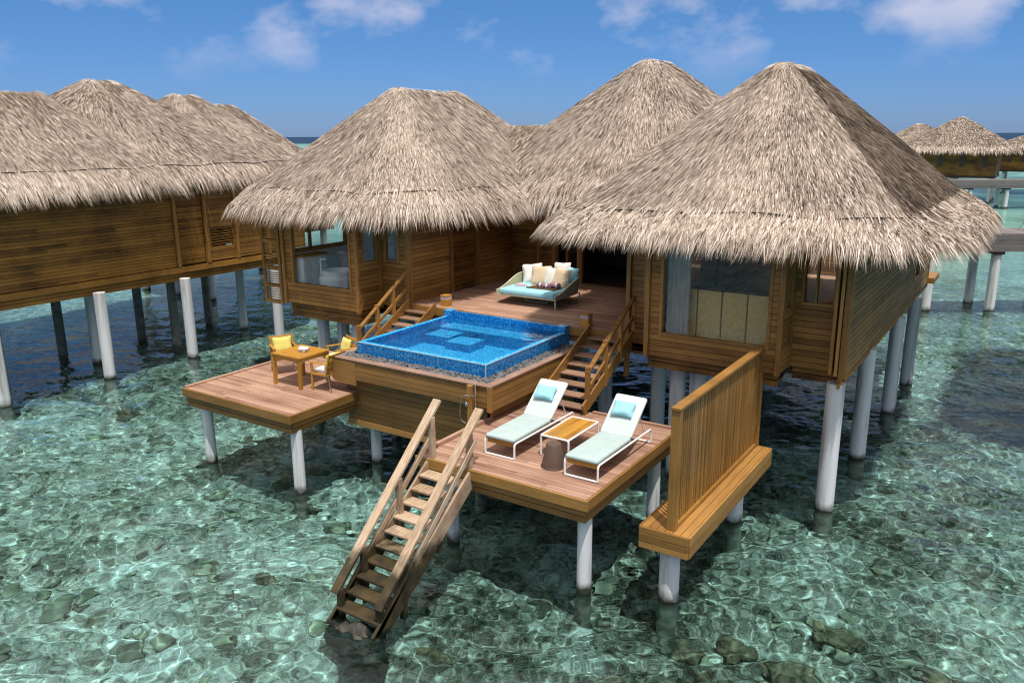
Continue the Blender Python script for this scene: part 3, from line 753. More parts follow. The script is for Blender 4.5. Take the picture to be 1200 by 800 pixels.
window(villa, 'y', -7.45, 17.15, 20.45, 2.9, 5.15, -1, bar=.07, mullions=(18.8,))  # unseen window, added to let daylight into the bedroom
mb = MB(); mb.box(-7.3, -3.0, 16.2, 27.4, 2.69, 2.70); mb.build('floor_boards', M['deck_main'], villa)
siding('wall', 'y', -6.62, BY, 16.0, WB, WT, M['siding'], villa, -1)
siding('wall', 'x', 27.6, -7.4, -2.8, WB, WT, M['siding'], villa, 1)
for (x, y, z0) in ((-6.66, BY - .02, WB - .02), (-3.93, BY - .02, WB - .02), (-3.93, 15.93, WB - .02), (-7.47, 15.98, 1.9), (-2.83, 15.66, WB - .02), (-6.6, 15.98, WB), (-2.83, 27.6, WB)):
    post(villa, x, y, z0, WT)
mb = MB(); mb.box(-3.08, -3.02, 15.58, 15.90, WB + .05, 5.3); mb.box(-2.98, -2.92, 15.60, 15.90, WB + .02, 5.3)
mb.build('storm_shutter', M['trim_z'], villa, bevel=.005)
for (ax, c, a0, a1, f) in (('x', BY, -6.66, -3.93, -1), ('y', -3.90, BY + .09, 15.9, 1), ('x', 15.97, -3.85, -2.85, -1), ('y', -2.80, 15.75, 28.6, 1), ('x', 16.02, -7.45, -6.7, -1)):
    skirt(ax, c, a0, a1, f, villa)
mb = MB(); mb.box(-7.4, -2.92, 16.1, 28.6, 2.50, 2.68); mb.box(-6.6, -3.98, BY + .12, 16.1, 2.50, 2.68)
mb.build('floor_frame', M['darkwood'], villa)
# small rear balcony beyond the bedroom
mb = MB(); mb.box(-3.4, -2.62, 27.75, 29.0, 2.66, 2.84)
mb.build('rear_balcony', M['trim_h'], villa, bevel=.01)
# --- back wall of the terrace
BW = 21.2
siding('wall', 'x', BW, -14.1, -7.45, WB, WT, M['siding_old'], villa, -1, [(-12.35, -11.62, 2.9, 5.0), (-11.5, -8.0, ZF + .02, 5.05)])
window(villa, 'x', BW, -12.4, -11.58, 2.86, 5.05, -1, bar=.07, mullions=(-12.0,))
mb = MB()
mb.box(-11.58, -11.46, BW - .05, BW + .1, ZF, 5.1); mb.box(-8.04, -7.92, BW - .05, BW + .1, ZF, 5.1); mb.box(-11.46, -8.04, BW - .05, BW + .1, 4.98, 5.1)
df = mb.build('door_frame', M['trim_z'], villa, bevel=.006)
mb = MB(); mb.box(-9.9, -8.06, BW + .03, BW + .038, ZF + .06, 4.98); mb.build('door_pane', M['glass'], df)
for x in (-13.0, -12.45): post(villa, x, BW - .03, ZF, WT, .11, .08, 'wall_post')
# --- middle house behind the terrace
for (ax, c, a0, a1, f) in (('x', 30.2, -15.6, -7.0, 1), ('y', -15.6, 27.0, 30.2, -1), ('y', -7.0, 27.6, 30.2, 1), ('y', -7.3, 21.35, 27.5, 1)):
    siding('wall', ax, c, a0, a1, WB, WT, M['siding_old'], villa, f, pitch=.2)
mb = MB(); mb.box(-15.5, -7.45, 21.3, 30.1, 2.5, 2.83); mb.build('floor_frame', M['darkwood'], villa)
mb = MB(); mb.box(-12.6, -8.0, 24.6, 24.7, ZF, 5.4); mb.build('partition', M['room'], villa)
# --- left wing (bathroom)
BX = -14.0
siding('wall', 'y', BX, 16.16, BW, ZF + .0, WT, M['siding'], villa, 1, [(18.08, 19.22, ZF, 5.0)])
mb = MB(); z = ZF + .12                      # louvred door leaf
while z < 5.0:
    mb.beam((BX - .05, 18.12, z), (BX - .05, 19.18, z), .012, .085, up=(.75, 0, 1)); z += .062
mb.box(BX - .11, BX - .09, 18.1, 19.2, ZF, 5.0, 0.1)
dl = mb.build('louvred_door', M['siding_old'], villa)
mb = MB(); mb.box(BX + .0, BX + .03, 18.20, 18.23, 3.75, 3.95); mb.build('handle', M['steel'], dl)
for y in (16.2, 18.0, 19.28): post(villa, BX + .005, y, 2.5 if y < 17 else ZF, WT, .13, .13, 'wall_post')
mb = MB(); mb.box(BX + .003, BX + .025, 16.3, 17.92, ZF + .004, ZF + .2); mb.build('base_board', M['trim_h'], villa)
mb = MB(); mb.box(BX + .003, BX + .025, 19.36, BW - .02, ZF + .004, ZF + .2)
mb.build('base_board', M['trim_h'], villa)
siding('wall', 'x', 16.16, -14.95, BX, WB, WT, M['siding'], villa, -1, [(-14.78, -14.34, 3.95, 5.2)])
window(villa, 'x', 16.16, -14.83, -14.30, 3.90, 5.25, -1, bar=.055)
siding('wall', 'y', -14.95, 15.25, 16.12, WB - .03, WT, M['siding'], villa, 1, [(15.48, 15.98, 3.95, 5.2)])
window(villa, 'y', -14.95, 15.43, 16.03, 3.90, 5.25, 1, bar=.055)
LY = 15.25
siding('wall', 'x', LY, -17.80, -14.98, WB - .06, WT, M['siding'], villa, -1, [(-17.44, -15.26, 3.22, 5.2)])
window(villa, 'x', LY, -17.50, -15.20, 3.16, 5.25, -1, bar=.07)
siding('wall', 'y', -17.78, LY + .02, 27.0, WB - .06, WT, M['siding'], villa, -1, [(15.5, 17.6, 4.1, 5.2)])
window(villa, 'y', -17.78, 15.46, 17.64, 4.05, 5.25, -1, bar=.06, mullions=(16.2,))
mb = MB(); mb.box(-17.65, -15.0, 15.4, 19.0, 2.69, 2.70); mb.build('floor_tiles', M['white_wall'], villa)
siding('wall', 'x', 27.0, -17.78, -14.0, WB, WT, M['siding'], villa, 1)
for (x, y) in ((-17.78, LY - .015), (-14.97, LY - .015), (-14.97, 16.1)): post(villa, x, y, WB - .08, WT)
skirt('x', LY, -17.7, -15.0, -1, villa, WB - .05, n=3); skirt('y', -14.95, LY + .14, 16.1, 1, villa, WB - .05, n=3)
skirt('x', 16.16, -14.9, -14.05, -1, villa, WB - .02, n=2)
mb = MB(); mb.box(-17.7, -15.1, LY + .12, 26.9, 2.42, 2.6); mb.box(-15.1, BX - .1, 16.3, 26.9, 2.42, 2.6); mb.build('floor_frame', M['darkwood'], villa)
# louvred privacy panel at the left of the bathroom
mb = MB(); x0, x1, y = -18.68, -17.92, LY - .02
mb.box(x0, x0 + .09, y - .03, y + .03, 2.55, 5.15); mb.box(x1 - .09, x1, y - .03, y + .03, 2.55, 5.15)
for z in (2.55, 3.02, 3.52, 4.3, 5.06): mb.box(x0 + .09, x1 - .09, y - .028, y + .028, z, z + .09)
lp = mb.build('louvre_panel', M['trim_z'], villa, bevel=.004)
mb = MB()
for (za, zb) in ((2.66, 3.0), (3.13, 3.5), (3.63, 4.28), (4.41, 5.04)):
    z = za
    while z < zb: mb.beam((x0 + .09, y, z), (x1 - .09, y, z), .05, .012, up=(0, .7, 1)); z += .062
mb.build('louvre_slats', M['trim_h'], lp)
# --- terrace
plank_deck('terrace_deck', BX - .0, -7.45, 16.10, BW, ZF, M['deck_main'], villa, pitch=.125)
mb = MB(); mb.box(BX, -7.5, 16.05, 16.098, ZF - .20, ZF - .004); mb.box(BX, -7.5, 16.12, 16.3, ZF - .36, ZF - .21, .1)
mb.build('terrace_fascia', M['fascia'], villa)
# --- roofs
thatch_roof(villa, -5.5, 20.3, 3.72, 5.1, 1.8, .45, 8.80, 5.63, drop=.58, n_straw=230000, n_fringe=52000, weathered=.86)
thatch_roof(villa, -16.8, 20.6, 3.72, 5.1, 2.0, 1.25, 8.62, 5.72, drop=.74, n_straw=220000, n_fringe=42000)
thatch_roof(villa, -11.3, 25.7, 4.9, 5.2, 2.2, .4, 9.55, 5.72, n_straw=150000, n_fringe=26000)
thatch_roof(villa, -14.2, 23.0, 4.2, 2.6, .8, 3.3, 7.55, 5.80, n_straw=50000, n_fringe=9000, axis='x', seam=False)
# --- stilts
for (x, y) in ((-2.98, 15.95), (-2.95, 19.05), (-2.9, 22.95), (-2.88, 26.0), (-6.2, 15.9), (-5.75, 15.9), (-6.2, 19.5), (-6.2, 23.0), (-7.2, 17.2), (-4.5, 24.5)):
    stilt(villa, x, y, 2.5)
for (x, y) in ((-17.2, 16.0), (-16.75, 16.35), (-15.6, 15.8), (-15.3, 17.6), (-17.2, 19.5), (-15.0, 20.0), (-17.2, 23.5), (-13.2, 17.6), (-10.8, 17.6), (-8.8, 17.6), (-11, 20.5)):
    stilt(villa, x, y, 2.42)
# --- seen through the glass
t = thing('window_sofa', 'long tan panelled sofa back standing inside the big bedroom window', 'sofa', (-5.25, 15.75, WB))
mb = MB()
for k in range(4):
    a = -6.28 + k * .52; mb.box(a + .012, a + .508, 15.62, 15.74, WB + .1, 4.12)
mb.build('back_panel', M['panel'], t, bevel=.02)
mb = MB(); mb.box(-6.3, -4.18, 15.75, 15.85, WB, 4.16); mb.box(-6.3, -4.18, 15.85, 16.6, WB, 3.3); mb.build('sofa_body', M['room'], t, bevel=.02)
mb = MB()
for k in range(9): mb.lathe([(.045, WB), (.04, 5.3)], -6.30 + .052 * k, 15.42 + .018 * (k % 2), 8)
o = smooth_build(mb, 'curtain', M['curtain']); tag(o, 'grey curtain gathered at the left of the big bedroom window', 'curtain')
t = thing('bathtub', 'round white bathtub on a white plinth behind the bathroom window', 'bathtub', (-16.5, 16.0, WB))
mb = MB(); mb.lathe([(.52, WB + .002), (.52, 3.36), (.49, 3.38)], -16.5, 16.02, 36); smooth_build(mb, 'plinth', M['white_wall'], t)
mb = MB(); mb.lathe([(.40, 3.385), (.46, 3.54), (.43, 3.56), (.38, 3.42)], -16.5, 16.02, 36); smooth_build(mb, 'tub', M['white'], t)
mb = MB(); mb.tube(rounded_path([(-16.93, 15.8, 3.38), (-16.93, 15.8, 3.86), (-16.76, 15.84, 3.86)], .05), .025, 8); smooth_build(mb, 'tap', M['white'], t)
t = thing('bathroom_counter', 'white bathroom counter wall at the left of the round tub', 'counter', (-17.4, 15.8, WB))
mb = MB(); mb.box(-17.62, -17.25, 15.45, 16.35, WB + .002, 3.92); mb.build('counter_wall', M['white_wall'], t, bevel=.01)
mb = MB(); mb.box(-17.62, -17.22, 15.42, 16.38, 3.923, 3.97); mb.build('counter_top', M['teak'], t, bevel=.005)
mb = MB(); mb.box(-17.66, -15.1, 17.7, 17.8, WB, 5.3); mb.build('partition', M['white_wall'], villa)
mb = MB(); mb.box(-17.66, -15.08, 15.4, 17.7, 5.3, 5.34); mb.build('ceiling', M['white_wall'], villa)
mb = MB(); mb.box(-17.665, -17.64, 15.4, 17.7, WB, 4.0); mb.build('inner_wall', M['white_wall'], villa)

# ================================================================== PLUNGE POOL
pool = thing('plunge_pool', 'blue mosaic plunge pool in a raised timber casing with pebble border', 'pool', (-10.8, 14.3, 1.0))
PX0, PX1, PY0, PY1 = -12.95, -8.60, 12.20, 16.05          # casing
TX0, TX1, TY0, TY1, TZ = -12.56, -9.02, 12.66, 16.04, 2.73
CZ = 2.46
def boards(mb, axis, c, a0, a1, z0, z1, face, pitch=.118, th=.04):
    z = z0
    while z < z1 - .03:
        zt = min(z + pitch, z1); f1 = c - face * th; lo, hi = min(c, f1), max(c, f1)
        if axis == 'x': mb.box(a0, a1, lo, hi, z + .004, zt - .004)
        else: mb.box(lo, hi, a0, a1, z + .004, zt - .004)
        z = zt
mb = MB(); boards(mb, 'x', PY0, PX0, PX1 - .04, 2.0, CZ - .03, -1, .105); boards(mb, 'y', PX1, PY0, 15.9, 1.93, CZ - .03, 1, .105); boards(mb, 'y', PX0, PY0 + .04, 15.9, 2.0, CZ - .03, -1, .105)
mb.box(PX0 + .03, PX1 - .03, PY0 + .03, 12.62, 2.02, 2.38, 0.0); mb.box(PX0 + .03, TX0 - .01, 12.62, 15.95, 2.02, 2.38, 0.0); mb.box(TX1 + .01, PX1 - .03, 12.62, 15.95, 2.02, 2.38, 0.0)
mb.build('casing', M['casing'], pool)
post(pool, PX1 - .02, PY0 + .02, 1.93, CZ - .02, .09, .09)
mb = MB()     # rounded end of the overhang, left
mb.prism([(PX0, CZ - .05), (PX0, 2.02), (PX0 + .06, 1.93), (PX0 + .2, 1.88), (PX0 + .75, 1.88), (PX0 + .75, CZ - .05)], 'y', PY0 - .012, PY0 + .01)
mb.build('casing_end', M['casing'], pool)
mb = MB(); boards(mb, 'x', 12.44, -12.72, -8.80, .98, 1.96, -1); boards(mb, 'y', -8.80, 12.44, 15.9, .98, 1.96, 1); boards(mb, 'y', -12.72, 12.66, 15.9, .98, 1.96, -1)
mb.box(-12.68, -8.96, 12.66, 15.9, 1.0, 1.43, 0.0)
mb.build('lower_casing', M['casing'], pool)
mb = MB(); mb.box(-12.74, -8.78, 12.415, 12.46, .84, .975); mb.box(-8.805, -8.76, 12.46, 15.9, .84, .975); mb.build('bottom_beam', M['fascia'], pool, bevel=.005)
mb = MB(); w = .19
mb.box(PX0 - .02, PX1 + .02, PY0 - .02, PY0 + w, CZ - .028, CZ + .004); mb.box(PX1 - w + .02, PX1 + .02, PY0 + w + .003, 15.95, CZ - .028, CZ + .004); mb.box(PX0 - .02, PX0 + w - .04, PY0 + w + .003, 15.95, CZ - .028, CZ + .004)
mb.build('coping', M['coping'], pool, bevel=.004)
TX0, TX1, TY0, TY1, TZ = -12.56, -9.02, 12.66, 16.04, 2.73
mb = MB(); g = random.Random(3)
for k in range(2600):
    e = g.random()
    if e < .50: x, y = g.uniform(PX0 + .12, PX1 - .15), g.uniform(PY0 + .16, TY0 + .02)
    elif e < .88: x, y = g.uniform(TX1 - .02, PX1 - .15), g.uniform(PY0 + .16, 15.9)
    else: x, y = g.uniform(PX0 + .12, TX0 + .02), g.uniform(PY0 + .16, 15.9)
    s = g.uniform(.018, .042); lump(mb, x, y, CZ - .015 + g.uniform(-.02, .018), s * g.uniform(.8, 1.5), s * g.uniform(.8, 1.4), s * .7, k, 6, 4, .15)
pb = mb.build('pebbles', M['pebble'], pool, smooth=True); pb['kind'] = 'stuff'
t_ = .13
mb = MB()
mb.box(TX0, TX1, TY0, TY0 + t_, 1.5, TZ); mb.box(TX0, TX0 + t_, TY0 + t_ + .002, TY1, 1.5, TZ); mb.box(TX1 - t_, TX1, TY0 + t_ + .002, TY1, 1.5, TZ)
mb.box(TX0 + t_ + .002, TX1 - t_ - .002, TY1 - .10, TY1 + .02, 1.5, ZF - .005)
mb.build('tiled_wall', M['tile'], pool)
mb = MB(); e = .012
mb.box(TX0 + e, TX1 - e, TY0 + e, TY0 + t_ - e, TZ - .01, TZ + .004); mb.box(TX0 + e, TX0 + t_ - e, TY0 + t_, TY1 - .2, TZ - .01, TZ + .004); mb.box(TX1 - t_ + e, TX1 - e, TY0 + t_, TY1 - .2, TZ - .01, TZ + .004)
mb.build('rim', M['tile_top'], pool)
mb = MB(); k = .009
mb.box(TX0 - .002, TX1 + .002, TY0 - .003, TY0 + k, TZ - .010, TZ + .007); mb.box(TX1 - k, TX1 + .003, TY0 + k, TY1 - .2, TZ - .012, TZ + .007); mb.box(TX1 - k, TX1 + .003, TY0 - .003, TY0 + k, CZ, TZ - .013)
mb.build('edge_strip', M['grout'], pool)
for x in (TX0, TX1 - .20):
    mb = MB(); mb.box(x - .01, x + .21, TY1 - .2, TY1 + .02, 1.5, ZF + .01); col = mb.build('corner_pillar', M['tile'], pool)
    mb = MB(); mb.box(x - .012, x + .212, TY1 - .202, TY1 + .022, ZF + .012, ZF + .03); mb.build('cap', M['tile_top'], col)
FZ = 2.26
mb = MB(); mb.box(TX0 + t_, TX1 - t_, TY0 + t_, TY1 - .1, FZ - .1, FZ); mb.build('pool_floor', M['tile_top'], pool)
mb = MB(); mb.box(TX0 + t_ + .003, TX1 - t_ - .003, TY1 - .62, TY1 - .102, FZ, 2.545); mb.build('bench', M['tile'], pool)
mb = MB(); mb.box(TX0 + t_ + .003, TX1 - t_ - .003, TY1 - .622, TY1 - .102, 2.547, 2.555); mb.build('bench_top', M['tile_top'], pool)
for (x, y, zt) in ((-12.36, 14.80, 2.48), (-11.60, 14.62, 2.44)):
    mb = MB(); mb.box(x, x + .72, y, y + .62, FZ, zt); st = mb.build('step', M['tile'], pool)
    mb = MB(); mb.box(x - .002, x + .722, y - .002, y + .622, zt + .002, zt + .01); mb.build('step_top', M['tile_top'], st)
WX0, WX1, WY0, WY1 = TX0 + t_ + .001, TX1 - t_ - .001, TY0 + t_ + .001, TY1 - .101
nx, ny = 40, 40
X, Y = np.meshgrid(np.linspace(WX0, WX1, nx), np.linspace(WY0, WY1, ny))
idx = np.arange(nx * ny).reshape(ny, nx); F = np.stack([idx[:-1, :-1], idx[:-1, 1:], idx[1:, 1:], idx[1:, :-1]], -1).reshape(-1, 4)
raw_mesh('pool_water', np.stack([X, Y, np.full(X.shape, TZ - .02)], -1).reshape(-1, 3), F, None, M['pool_water'], pool, smooth=True)
for (x, y) in ((-12.3, 12.85), (-9.4, 12.95), (-12.3, 15.4), (-9.4, 15.4)): stilt(pool, x, y, 1.0, .13)

# ================================================================== LOWER DECKS
def lower_deck(name, label, x0, x1, y0, y1, z, stilts, edges):
    d = thing(name, label, 'deck', ((x0 + x1) / 2, (y0 + y1) / 2, WATER_Z))
    plank_deck('deck_boards', x0, x1, y0, y1, z, M['deck'], d)
    mb = MB()
    for (ax, c, a0, a1, f) in edges:
        def ad(inset, zb, zt, r=None):
            q0 = c - f * inset; q1 = q0 - f * .045; lo, hi = min(q0, q1), max(q0, q1)
            if ax == 'x': mb.box(a0 + inset, a1 - inset, lo, hi, zb, zt, r)
            else: mb.box(lo, hi, a0 + .048 + inset, a1 - .048 - inset, zb, zt, r)
        ad(-.046, z - .185, z - .002)
    mb.build('fascia', M['fascia'], d, bevel=.006)
    mb = MB()
    for (ax, c, a0, a1, f) in edges:
        for k in range(2):
            q0 = c - f * (.012 + .010 * k); q1 = q0 - f * .04; lo, hi = min(q0, q1), max(q0, q1); zt = z - .205 - k * .118
            if ax == 'x': mb.box(a0 + .012, a1 - .012, lo, hi, zt - .10, zt)
            else: mb.box(lo, hi, a0 + .066, a1 - .066, zt - .10, zt)
    mb.build('slat_skirt', M['casing'], d, bevel=.004)
    mb = MB(); n = 5
    for k in range(n):
        y = y0 + .3 + (y1 - y0 - .6) * k / (n - 1); mb.box(x0 + .2, x1 - .2, y - .04, y + .04, z - .40, z - .065)
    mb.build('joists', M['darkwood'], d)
    for (x, y) in stilts: stilt(d, x, y, z - .40, .125)
    return d
dd = lower_deck('dining_deck', 'lower timber deck carrying the dining table, left of the pool', -15.93, -12.42, 10.48, 14.6, 1.66,
           ((-15.62, 10.78), (-12.55, 10.72), (-15.6, 14.2), (-12.9, 14.2)),
           (('x', 10.48, -15.93, -12.42, -1), ('y', -12.42, 10.48, 12.6, 1), ('y', -15.93, 10.48, 14.6, -1)))
mb = MB(); mb.box(-15.95, -15.87, 10.5, 14.6, 1.664, 1.70); mb.build('edge_rail', M['deck'], dd)
sd_ = lower_deck('sun_deck', 'lower timber deck carrying the two sun loungers, front right of the pool', -8.85, -5.44, 10.30, 14.0, 1.65,
           ((-5.62, 10.62), (-8.5, 10.8), (-5.7, 13.6)),
           (('x', 10.30, -8.85, -5.44, -1), ('y', -5.44, 10.30, 14.0, 1)))
mb = MB(); mb.box(-8.87, -8.79, 10.5, 12.55, 1.654, 1.72); mb.build('edge_rail', M['deck'], sd_)
mb = MB(); mb.box(-7.25, -5.46, 13.93, 14.0, 1.654, 1.70); mb.build('edge_rail', M['deck'], sd_)

# ================================================================== STAIRS
def terrace_stairs(name, label, x0, x1, ytop, ztop, ybot, zbot, n, rail_x, raillen=1.0):
    t = thing(name, label, 'staircase', ((x0 + x1) / 2, (ytop + ybot) / 2, zbot))
    sl = (ztop - zbot) / (ytop - ybot)
    for x in (x0, x1):
        mb = MB(); mb.beam((x, ybot - .02, zbot + .10), (x, ytop, ztop + .02), .045, .26, up=(0, 0, 1)); mb.build('stringer', M['trim_h'], t, bevel=.006)
    for k in range(n):
        f = (k + .5) / n; y = ybot + (ytop - ybot) * f; z = zbot + (ztop - zbot) * (k + 1) / (n + 1)
        mb = MB(); mb.box(x0 + .03, x1 - .03, y - .14, y + .15, z - .035, z); mb.build('tread', M['tread'], t, bevel=.005)
    h = .92
    pa = (rail_x, ybot + .12, zbot + h - .05); pbq = (rail_x, ytop + .02, ztop + h)
    mb = MB(); mb.beam(pa, pbq, .10, .05); mb.build('handrail', M['trim_h'], t, bevel=.006)
    mb = MB(); mb.beam((rail_x, ybot + .2, zbot + .52), (rail_x, ytop - .02, ztop + .45), .045, .09); mb.build('mid_rail', M['trim_h'], t, bevel=.006)
    for f in (.07, .40, .70, .985):
        y = ybot + (ytop - ybot) * f; zb = zbot + (ztop - zbot) * f
        mb = MB(); mb.box(rail_x - .045, rail_x + .045, y - .045, y + .045, zb - (.1 if f > .1 else 0), zb + h - .02); mb.build('baluster', M['trim_z'], t, bevel=.006)
    return t
terrace_stairs('terrace_staircase', 'open timber stair from the terrace down to the lounger deck', -8.45, -7.36, 16.08, ZF, 13.75, 1.65, 8, -7.36)
terrace_stairs('terrace_staircase', 'open timber stair from the terrace down to the dining deck, left of the pool', -13.92, -13.02, 16.08, ZF, 14.0, 1.66, 8, -13.95)

# stair into the sea
t = thing('sea_staircase', 'weathered pale timber stair going down from the lounger deck into the sea', 'staircase', (-8.2, 9.2, WATER_Z))
SX0, SX1 = -8.60, -7.68
def sy(z): return 10.22 - (1.55 - z) * 1.42          # stair line: height -> y
for x in (SX0, SX1):
    mb = MB(); mb.beam((x, sy(1.62), 1.50), (x, sy(-.22), -.34), .05, .30); mb.build('stringer', M['tide'], t, bevel=.006)
    mb = MB(); mb.beam((x, 10.58, 2.66), (x, 7.86, .22), .16, .055); mb.build('handrail', M['tide'], t, bevel=.006)
    mb = MB(); mb.beam((x, 10.45, 2.12), (x, 7.78, -.2), .05, .10); mb.build('mid_rail', M['tide'], t, bevel=.006)
    for y in (10.33, 9.42, 8.5, 7.95):
        zr_ = .22 + (y - 7.86) / (10.58 - 7.86) * 2.44
        mb = MB(); mb.box(x - .045 + (.05 if x == SX0 else -.05), x + .045 + (.05 if x == SX0 else -.05), y - .05, y + .05, zr_ - 1.15, zr_ - .02); mb.build('baluster', M['tide'], t, bevel=.006)
for k in range(10):
    z = 1.46 - k * .165; y = sy(z)
    mb = MB(); mb.box(SX0 + .03, SX1 - .03, y - .13, y + .15, z - .04, z); mb.build('tread', M['tide'], t, bevel=.006)
mb = MB(); crag(mb, -8.08, 7.74, -.50, .52, .30, .36, 77); crag(mb, -7.8, 7.62, -.66, .40, .30, .42, 78)
o = mb.build('rock_footing', M['algae_rock'], smooth=True); tag(o, 'dark algae covered rock at the foot of the sea stair', 'rock')

# ================================================================== PRIVACY SCREEN
t = thing('privacy_screen', 'slatted timber privacy screen standing on a long bench platform over the water', 'screen', (-4.35, 13.1, WATER_Z))
bx0, bx1, by0, by1, bz = -4.75, -3.97, 10.90, 15.30, 1.15
mb = MB(); k = 0
xs = np.linspace(bx0, bx1, 7)
for a, b in zip(xs[:-1], xs[1:]): mb.box(a + .005, b - .005, by0, by1, bz - .04, bz)
mb.build('bench_top', M['bench_y'], t)
mb = MB()
for k in range(3):
    zt = bz - .045 - k * .108; i = .0 - .004 * k
    mb.box(bx0 - .02, bx1 + .02, by0 - .045, by0 - .002, zt - .10, zt + (.045 if k == 0 else 0)); mb.box(bx1 + .0, bx1 + .043, by0 + .0, by1, zt - .10, zt + (.045 if k == 0 else 0)); mb.box(bx0 - .043, bx0, by0, by1, zt - .10, zt + (.045 if k == 0 else 0))
mb.build('bench_side', M['fascia'], t, bevel=.005)
mb = MB(); mb.box(bx0 + .05, bx1 - .05, by0 + .05, by1 - .05, .86, bz - .05); mb.build('bench_frame', M['darkwood'], t)
sx = -4.28
for y in (11.02, 15.25):
    mb = MB(); mb.box(sx - .075, sx + .075, y - .05, y + .05, bz, 3.14); mb.build('screen_post', M['screen'], t, bevel=.006)
mb = MB(); mb.box(sx - .08, sx + .08, 10.95, 15.32, 3.145, 3.20); mb.build('top_rail', M['trim_h'], t, bevel=.008)
mb = MB(); y = 11.12; g = random.Random(9)
while y < 15.2:
    mb.box(sx - .0085, sx + .0085, y, y + .034, bz + .02, 3.14); y += .088
mb.build('slats', M['screen'], t)
mb = MB(); mb.box(sx - .05, sx + .05, 11.07, 15.2, bz + .002, bz + .06); mb.build('bottom_rail', M['screen'], t)
for (x, y) in ((-4.34, 11.15), (-4.34, 14.4)):
    stilt(t, x, y, .84, .165)
    mb = MB(); mb.box(x - .3, x + .3, y - .1, y + .1, .72, .855); mb.build('pile_cap', M['darkwood'], t)

# ================================================================== FURNITURE
def pillow(name, mat, w, h, th, loc, rot, parent=None, label=None, cat=None, group=None, n=14, seed=0):
    """cushion in its own x (width) / z (height) plane, y the thickness"""
    g = np.random.default_rng(seed); u = np.linspace(-1, 1, n)
    A, B = np.meshgrid(u, u)
    prof = (np.clip(1 - A ** 4, 0, 1) * np.clip(1 - B ** 4, 0, 1)) ** .55
    pin = 1 - .09 * (1 - np.abs(A * B) ** .8) * np.maximum(A * A, B * B)
    wr = 1 + .10 * np.sin(3.1 * A + g.uniform(0, 6)) * np.sin(2.7 * B + g.uniform(0, 6))
    X = A * w / 2 * pin; Z = B * h / 2 * pin; Yt = th / 2 * prof * wr
    V = np.concatenate([np.stack([X, -Yt, Z], -1).reshape(-1, 3), np.stack([X, Yt, Z], -1).reshape(-1, 3)])
    idx = np.arange(n * n).reshape(n, n)
    F1 = np.stack([idx[:-1, :-1], idx[:-1, 1:], idx[1:, 1:], idx[1:, :-1]], -1).reshape(-1, 4)
    F2 = F1[:, ::-1] + n * n
    ring = list(idx[0, :]) + list(idx[1:, -1]) + list(idx[-1, -2::-1]) + list(idx[-2:0, 0])
    F3 = np.array([(ring[(i + 1) % len(ring)], ring[i], ring[i] + n * n, ring[(i + 1) % len(ring)] + n * n) for i in range(len(ring))])
    o = raw_mesh(name, V, np.concatenate([F1, F2, F3]), None, mat, parent, smooth=True, local=True)
    o.location = loc; o.rotation_euler = rot
    s = o.modifiers.new('sub', 'SUBSURF'); s.levels = 1; s.render_levels = 1
    if label: tag(o, label, cat, group)
    return o
def slab(mb, x0, x1, y0, y1, z0, z1, r=.05, **k):
    p = rounded_path([(x0, y0, 0), (x1, y0, 0), (x1, y1, 0), (x0, y1, 0)], r, 4, closed=True)
    mb.prism([(q.x, q.y) for q in p], 'z', z0, z1, **k)

# ---- sun loungers (local: x 0..0.66 across, y 0..2.1 foot to head)
def lounger(label, loc):
    t = thing('sun_lounger', label, 'sun lounger', loc, 0, 'pair of sun loungers on the lower deck'); ORG[t] = Vector((0, 0, 0))
    W, Ln = .66, 2.14
    mb = MB()
    for x in (.018, W - .018):
        mb.tube(rounded_path([(x, 0.018, .018), (x, .018, .30), (x, Ln, .275), (x, Ln, .018)], .07), .019, 8)
    for y in (.018, Ln): mb.tube([(.018, y, .018), (W - .018, y, .018)], .018, 8)
    for y in (.35, 1.3): mb.tube([(.018, y, .285), (W - .018, y, .285)], .015, 8)
    smooth_build(mb, 'frame', M['frame_white'], t, local=True)
    mb = MB()
    for k in range(3): mb.box(.045, W - .045, .05, .07, .225 + k * .033, .253 + k * .033)
    for k in range(14): mb.box(.045, W - .045, .09 + k * .088, .155 + k * .088, .285, .312)
    mb.build('slat_base', M['teak'], t, local=True)
    mb = MB(); slab(mb, .02, W - .02, .0, 1.30, .315, .385, .05); mb.build('seat_pad', M['mattress'], t, bevel=.028, local=True, smooth=True)
    a = R(40); L_ = .86; piv = (0, 1.30, .34)
    mb = MB(); slab(mb, .02, W - .02, 0, L_, .0, .055, .05)
    mb.v = [(x, piv[1] + y * math.cos(a) - z * math.sin(a), piv[2] + y * math.sin(a) + z * math.cos(a)) for x, y, z in mb.v]
    mb.build('backrest', M['sling'], t, bevel=.02, local=True, smooth=True)
    mb = MB()
    for x in (.08, W - .08): mb.tube([(x, piv[1] + .55 * math.cos(a), piv[2] + .55 * math.sin(a) - .01), (x, 1.95, .27)], .011, 6)
    smooth_build(mb, 'prop', M['frame_white'], t, local=True)
    return t, piv, a
for i, (lx, ly, lab, pl) in enumerate(((-7.90, 11.0, 'grey aqua sun lounger in a white frame, beside the pool casing', 'aqua pillow on the backrest of the lounger beside the pool casing'),
                                       (-6.22, 10.94, 'grey aqua sun lounger in a white frame, at the open deck edge', 'aqua pillow on the backrest of the lounger at the open deck edge'))):
    t, piv, a = lounger(lab, (lx, ly, 1.652))
    y = ly + piv[1] + .52 * math.cos(a) - .115 * math.sin(a); z = 1.652 + piv[2] + .52 * math.sin(a) + .115 * math.cos(a)
    pillow('pillow', M['aqua'], .42, .32, .13, (lx + .31, y, z), (a - R(90), 0, R(3)), label=pl, cat='pillow', group='aqua pillows on the loungers', seed=i)

